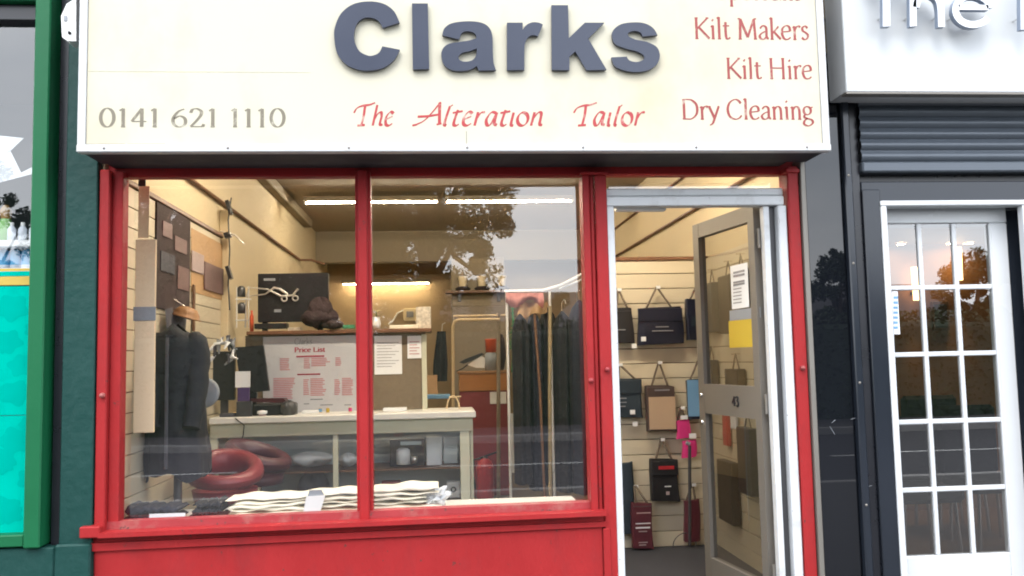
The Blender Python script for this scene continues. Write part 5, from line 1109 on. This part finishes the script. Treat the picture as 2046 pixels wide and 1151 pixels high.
for (px, py, lb) in ((1267, 692, 'tiny white price tag under the wide navy bag'), (1269, 848, 'tiny white price tag under the dark teal garment bag'), (1286, 678, 'tiny white price tag on the corner of the wide navy bag'), (1264, 824, 'tiny white price tag on the edge of the dark teal garment bag')):
    tag(pbox('price_tag', (px-5, py-5, px+5, py+4), YS-.082, .002, 'paper', None, 0), lb, 'tag')
t = thing('walking_stick', 'grey walking stick leaning upright on the slatted partition', 'stick', P(1378, 1090, YS-.16))
MB().tube([P(1378, 890, YS-.16), P(1378, 1090, YS-.16)], .012, 8).build('shaft', 'steel_dark', t); MB().tube([P(1378, 888, YS-.16), P(1371, 884, YS-.16)], .014, 8).build('handle', 'lavender_grey', t)
t = thing('cable_loop', 'loop of dark cable with white ends on the floor mat', 'cable', P(1365, 1110, YS-.1))
c = P(1368, 1086, YS-.08); MB().tube([c+Vector((.085*math.cos(a), .02*math.sin(a*2), .075*math.sin(a))) for a in [2*PI*i/22 for i in range(23)]], .0035, 6).build('loop', 'steel_dark', t)
for dx in (-.04, .01): MB().box(c.x+dx, c.x+dx+.04, YS-.10, YS-.08, c.z-.088, c.z-.078, .003).build('end', 'paper', t)
t = thing('rail_arm', 'short dark metal rail arm high on the wall above the navy bags', 'bracket', P(1260, 520, 3.0))
MB().tube([P(1226, 516, 3.0), P(1275, 518, 3.0)], .010, 7).build('arm', 'steel_dark', t); MB().tube([P(1275, 518, 3.0), P(1280, 518, 3.0)], .022, 8).build('end_knob', 'steel_dark', t); MB().tube([P(1226, 522, 3.0), P(1262, 527, 3.0)], .007, 6).build('arm', 'steel_dark', t)
# goods on the right wall, seen through the door glass
def wgood(y, z0, z1, w, m, label, name='hung_bag', cat='bag', dep=.06, strap=True):
    t = thing(name, label, cat, (XR-.06, y, z0)); MB().box(XR-.03-dep, XR-.03, y-w/2, y+w/2, z0, z1, .006).build('body', m, t)
    if strap: MB().tube([(XR-.05, y-w*.25, z1-.004), (XR-.05, y, z1+.10), (XR-.05, y+w*.25, z1-.004)], .005, 6).build('strap', 'rope', t); MB().tube([(XR-.02, y, z1+.10), (XR-.08, y, z1+.098)], .004, 5).build('hook', 'chrome', t)
def wy(px): return XR*1758/(px-873)-4.3
wgood(wy(1448), 1.62, 1.98, .20, 'bag_teal', 'dark teal bag on the right wall beside the notice sheet on the door glass')
wgood(wy(1484), 1.60, 2.0, .24, 'bag_black', 'black bag on the right wall behind the notice sheet')
wgood(wy(1512), 1.70, 2.02, .18, 'bag_black', 'black bag on the right wall near the door hinge, above the yellow poster')
wgood(wy(1492), 1.16, 1.36, .26, 'bag_black', 'black bag on the right wall just above the door number rail')
wgood(wy(1512), .55, .98, .24, 'bag_navy', 'navy bag on the right wall seen through the lower door glass')
wgood(wy(1465), .82, 1.12, .10, 'ext_red', 'narrow red strip hanging behind the lower door glass', 'hung_strip', 'strip', .03)
wgood(wy(1482), .95, 1.12, .09, 'paper', 'narrow white strip hanging behind the lower door glass', 'hung_strip', 'strip', .03)
wgood(wy(1468), .30, .72, .3, 'bag_black', 'large black bag near the floor behind the lower door glass', strap=False)
wgood(wy(1440), 1.16, 1.42, .22, 'bag_teal', 'dark teal bag on the right wall beside the yellow poster on the door')
# ================================================================== opposite side of the street (seen in reflections)
def tree(name, label, x, y, h, R, cz_, rz_, n, seed, m='leaves', gaps=0, sz=.16):
    random.seed(seed); t = thing(name, label, 'tree', (x, y, -.14))
    tr = MB().tube([(x, y, -.2), (x+.05, y, h*.25), (x-.05, y+.1, h*.5), (x+.1, y, h*.8)], [h*.028, h*.022, h*.016, h*.005], 9)
    cl = []
    for k in range(gaps or 40):
        while True:
            a = Vector((random.uniform(-1, 1), random.uniform(-1, 1), random.uniform(-1, 1)))
            if .15 < a.length < 1.05: break
        w = 1-.35*max(0, a.z)
        cl.append((Vector((x+a.x*R*w, y+a.y*R*w, cz_+a.z*rz_)), random.uniform(.11, .27)*R))
    for c, r in cl[:14]:
        tr.tube([(x, y, h*random.uniform(.22, .5)), ((x+c.x)/2, (y+c.y)/2, (c.z+h*.35)/2+.2), c], [h*.010, h*.006, h*.002], 5, False)
    tr.build('trunk', 'bark', t)
    vs = []; fs = []
    for i in range(n):
        c, r = cl[int(random.random()*len(cl))]
        d = Vector((random.gauss(0, 1), random.gauss(0, 1), random.gauss(0, 1))).normalized()*(r*random.random()**.45)
        p = c+d; u = Vector((random.gauss(0, 1), random.gauss(0, 1), random.gauss(0, .6))).normalized(); v = u.orthogonal().normalized(); s = sz*random.uniform(.6, 1.3); o = len(vs)
        vs += [p-u*s*.5, p+v*s*.28, p+u*s*.5, p-v*s*.28]; fs.append((o, o+1, o+2, o+3))
    MB().add(vs, fs).build('crown', m, t)
D1 = -17.5
def rx(px, D): return (px-873)/1758*(abs(D)+4.3)
tree('lime_tree', 'tall broad leafy tree across the road filling the shop window reflection', rx(850, D1), D1, 12, 2.2, 6.4, 5.2, 62000, 3, gaps=170, sz=.115)
tree('lime_tree', 'tall dark tree across the road reflected left of the mullion', rx(590, D1), D1-1.2, 11.5, 2.5, 5.6, 5.2, 70000, 5, gaps=190, sz=.125)
tree('lime_tree', 'bushy tree across the road reflected in the left window corner', rx(330, D1), D1-.4, 10, 2.0, 5.0, 4.6, 52000, 9, gaps=150, sz=.12)
tree('garden_conifer', 'small dark pointed bush across the road reflected beside the poles', rx(1105, D1), D1, 3.6, .85, 1.5, 1.6, 14000, 12, 'leaves_b', 60, .09)
tree('roadside_tree', 'ragged tree across the road reflected in the black pilaster', rx(1700, -16), -16, 4.2, .85, 2.1, 1.9, 24000, 17, gaps=110, sz=.09)
tree('roadside_tree', 'small tree across the road reflected in the white glazed door', rx(2010, -16), -16, 4.2, 1.0, 2.0, 1.9, 24000, 23, gaps=110, sz=.09)
tree('roadside_tree', 'tree across the road reflected in the green framed window', rx(-10, D1), D1, 7, 1.2, 4.4, 2.4, 14000, 29, gaps=75, sz=.1)
tree('background_tree', 'tall dense dark tree standing behind the gap between the leafy trees', rx(640, -25), -25, 13, 3.0, 5.6, 5.4, 46000, 43, 'leaves_b', 95, .19)
tree('background_tree', 'tall dense dark tree standing behind the bushy corner tree', rx(380, -25), -25.5, 12, 2.8, 4.6, 4.6, 34000, 47, 'leaves_b', 85, .19)
hd = thing('hedge', 'clipped dark hedge running along the far pavement', 'hedge', (4, -15.4, -.14)); vs = []; fs = []; random.seed(4)
MB().box(-22, 26, -16.1, -14.9, -.14, 2.1, .1).build('core', 'leaves_b', hd)
for i in range(26000):
    p = Vector((random.uniform(-22, 26), random.choice([random.uniform(-14.9, -14.8), random.uniform(-16.1, -14.8)]), 0)); p.z = random.uniform(0, 2.3+.14*math.sin(p.x*1.7)) if p.y > -14.9 else 2.12+random.uniform(0, .25)
    u = Vector((random.gauss(0, 1), random.gauss(0, 1), random.gauss(0, 1))).normalized(); v = u.orthogonal().normalized(); s = random.uniform(.06, .13); o = len(vs)
    vs += [p-u*s*.5, p+v*s*.3, p+u*s*.5, p-v*s*.3]; fs.append((o, o+1, o+2, o+3))
MB().add(vs, fs).build('leaves', 'leaves', hd)
for k, (cx, lb) in enumerate(((-12, 'pale harled house with slate roof behind the tall trees'), (3.2, 'pale harled house with slate roof behind the dark pointed bush'), (18, 'pale harled house with slate roof behind the ragged roadside tree'))):
    t = thing('house', lb, 'house', (cx, -34, -.14)); w, dpt = 5, 4
    MB().box(cx-w, cx+w, -34-dpt, -34+dpt, -.14, 2.7).build('wall', 'harling', t)
    MB().add([(cx-w-.3, -34+dpt+.3, 2.7), (cx+w+.3, -34+dpt+.3, 2.7), (cx+w+.3, -34-dpt-.3, 2.7), (cx-w-.3, -34-dpt-.3, 2.7), (cx-w+1, -34, 4.5), (cx+w-1, -34, 4.5)], [(0, 1, 5, 4), (1, 2, 5), (2, 3, 4, 5), (3, 0, 4), (0, 3, 2, 1)]).build('roof', 'roof_tile', t)
    for wx in (-3, -.6, 2.6):
        q = MB().box(cx+wx-.7, cx+wx+.7, -34+dpt-.05, -34+dpt+.04, .9, 2.1, .02).build('window', 'upvc', t); MB().box(cx+wx-.6, cx+wx+.6, -34+dpt+.041, -34+dpt+.05, 1.0, 2.0).build('pane', 'house_glass', q)
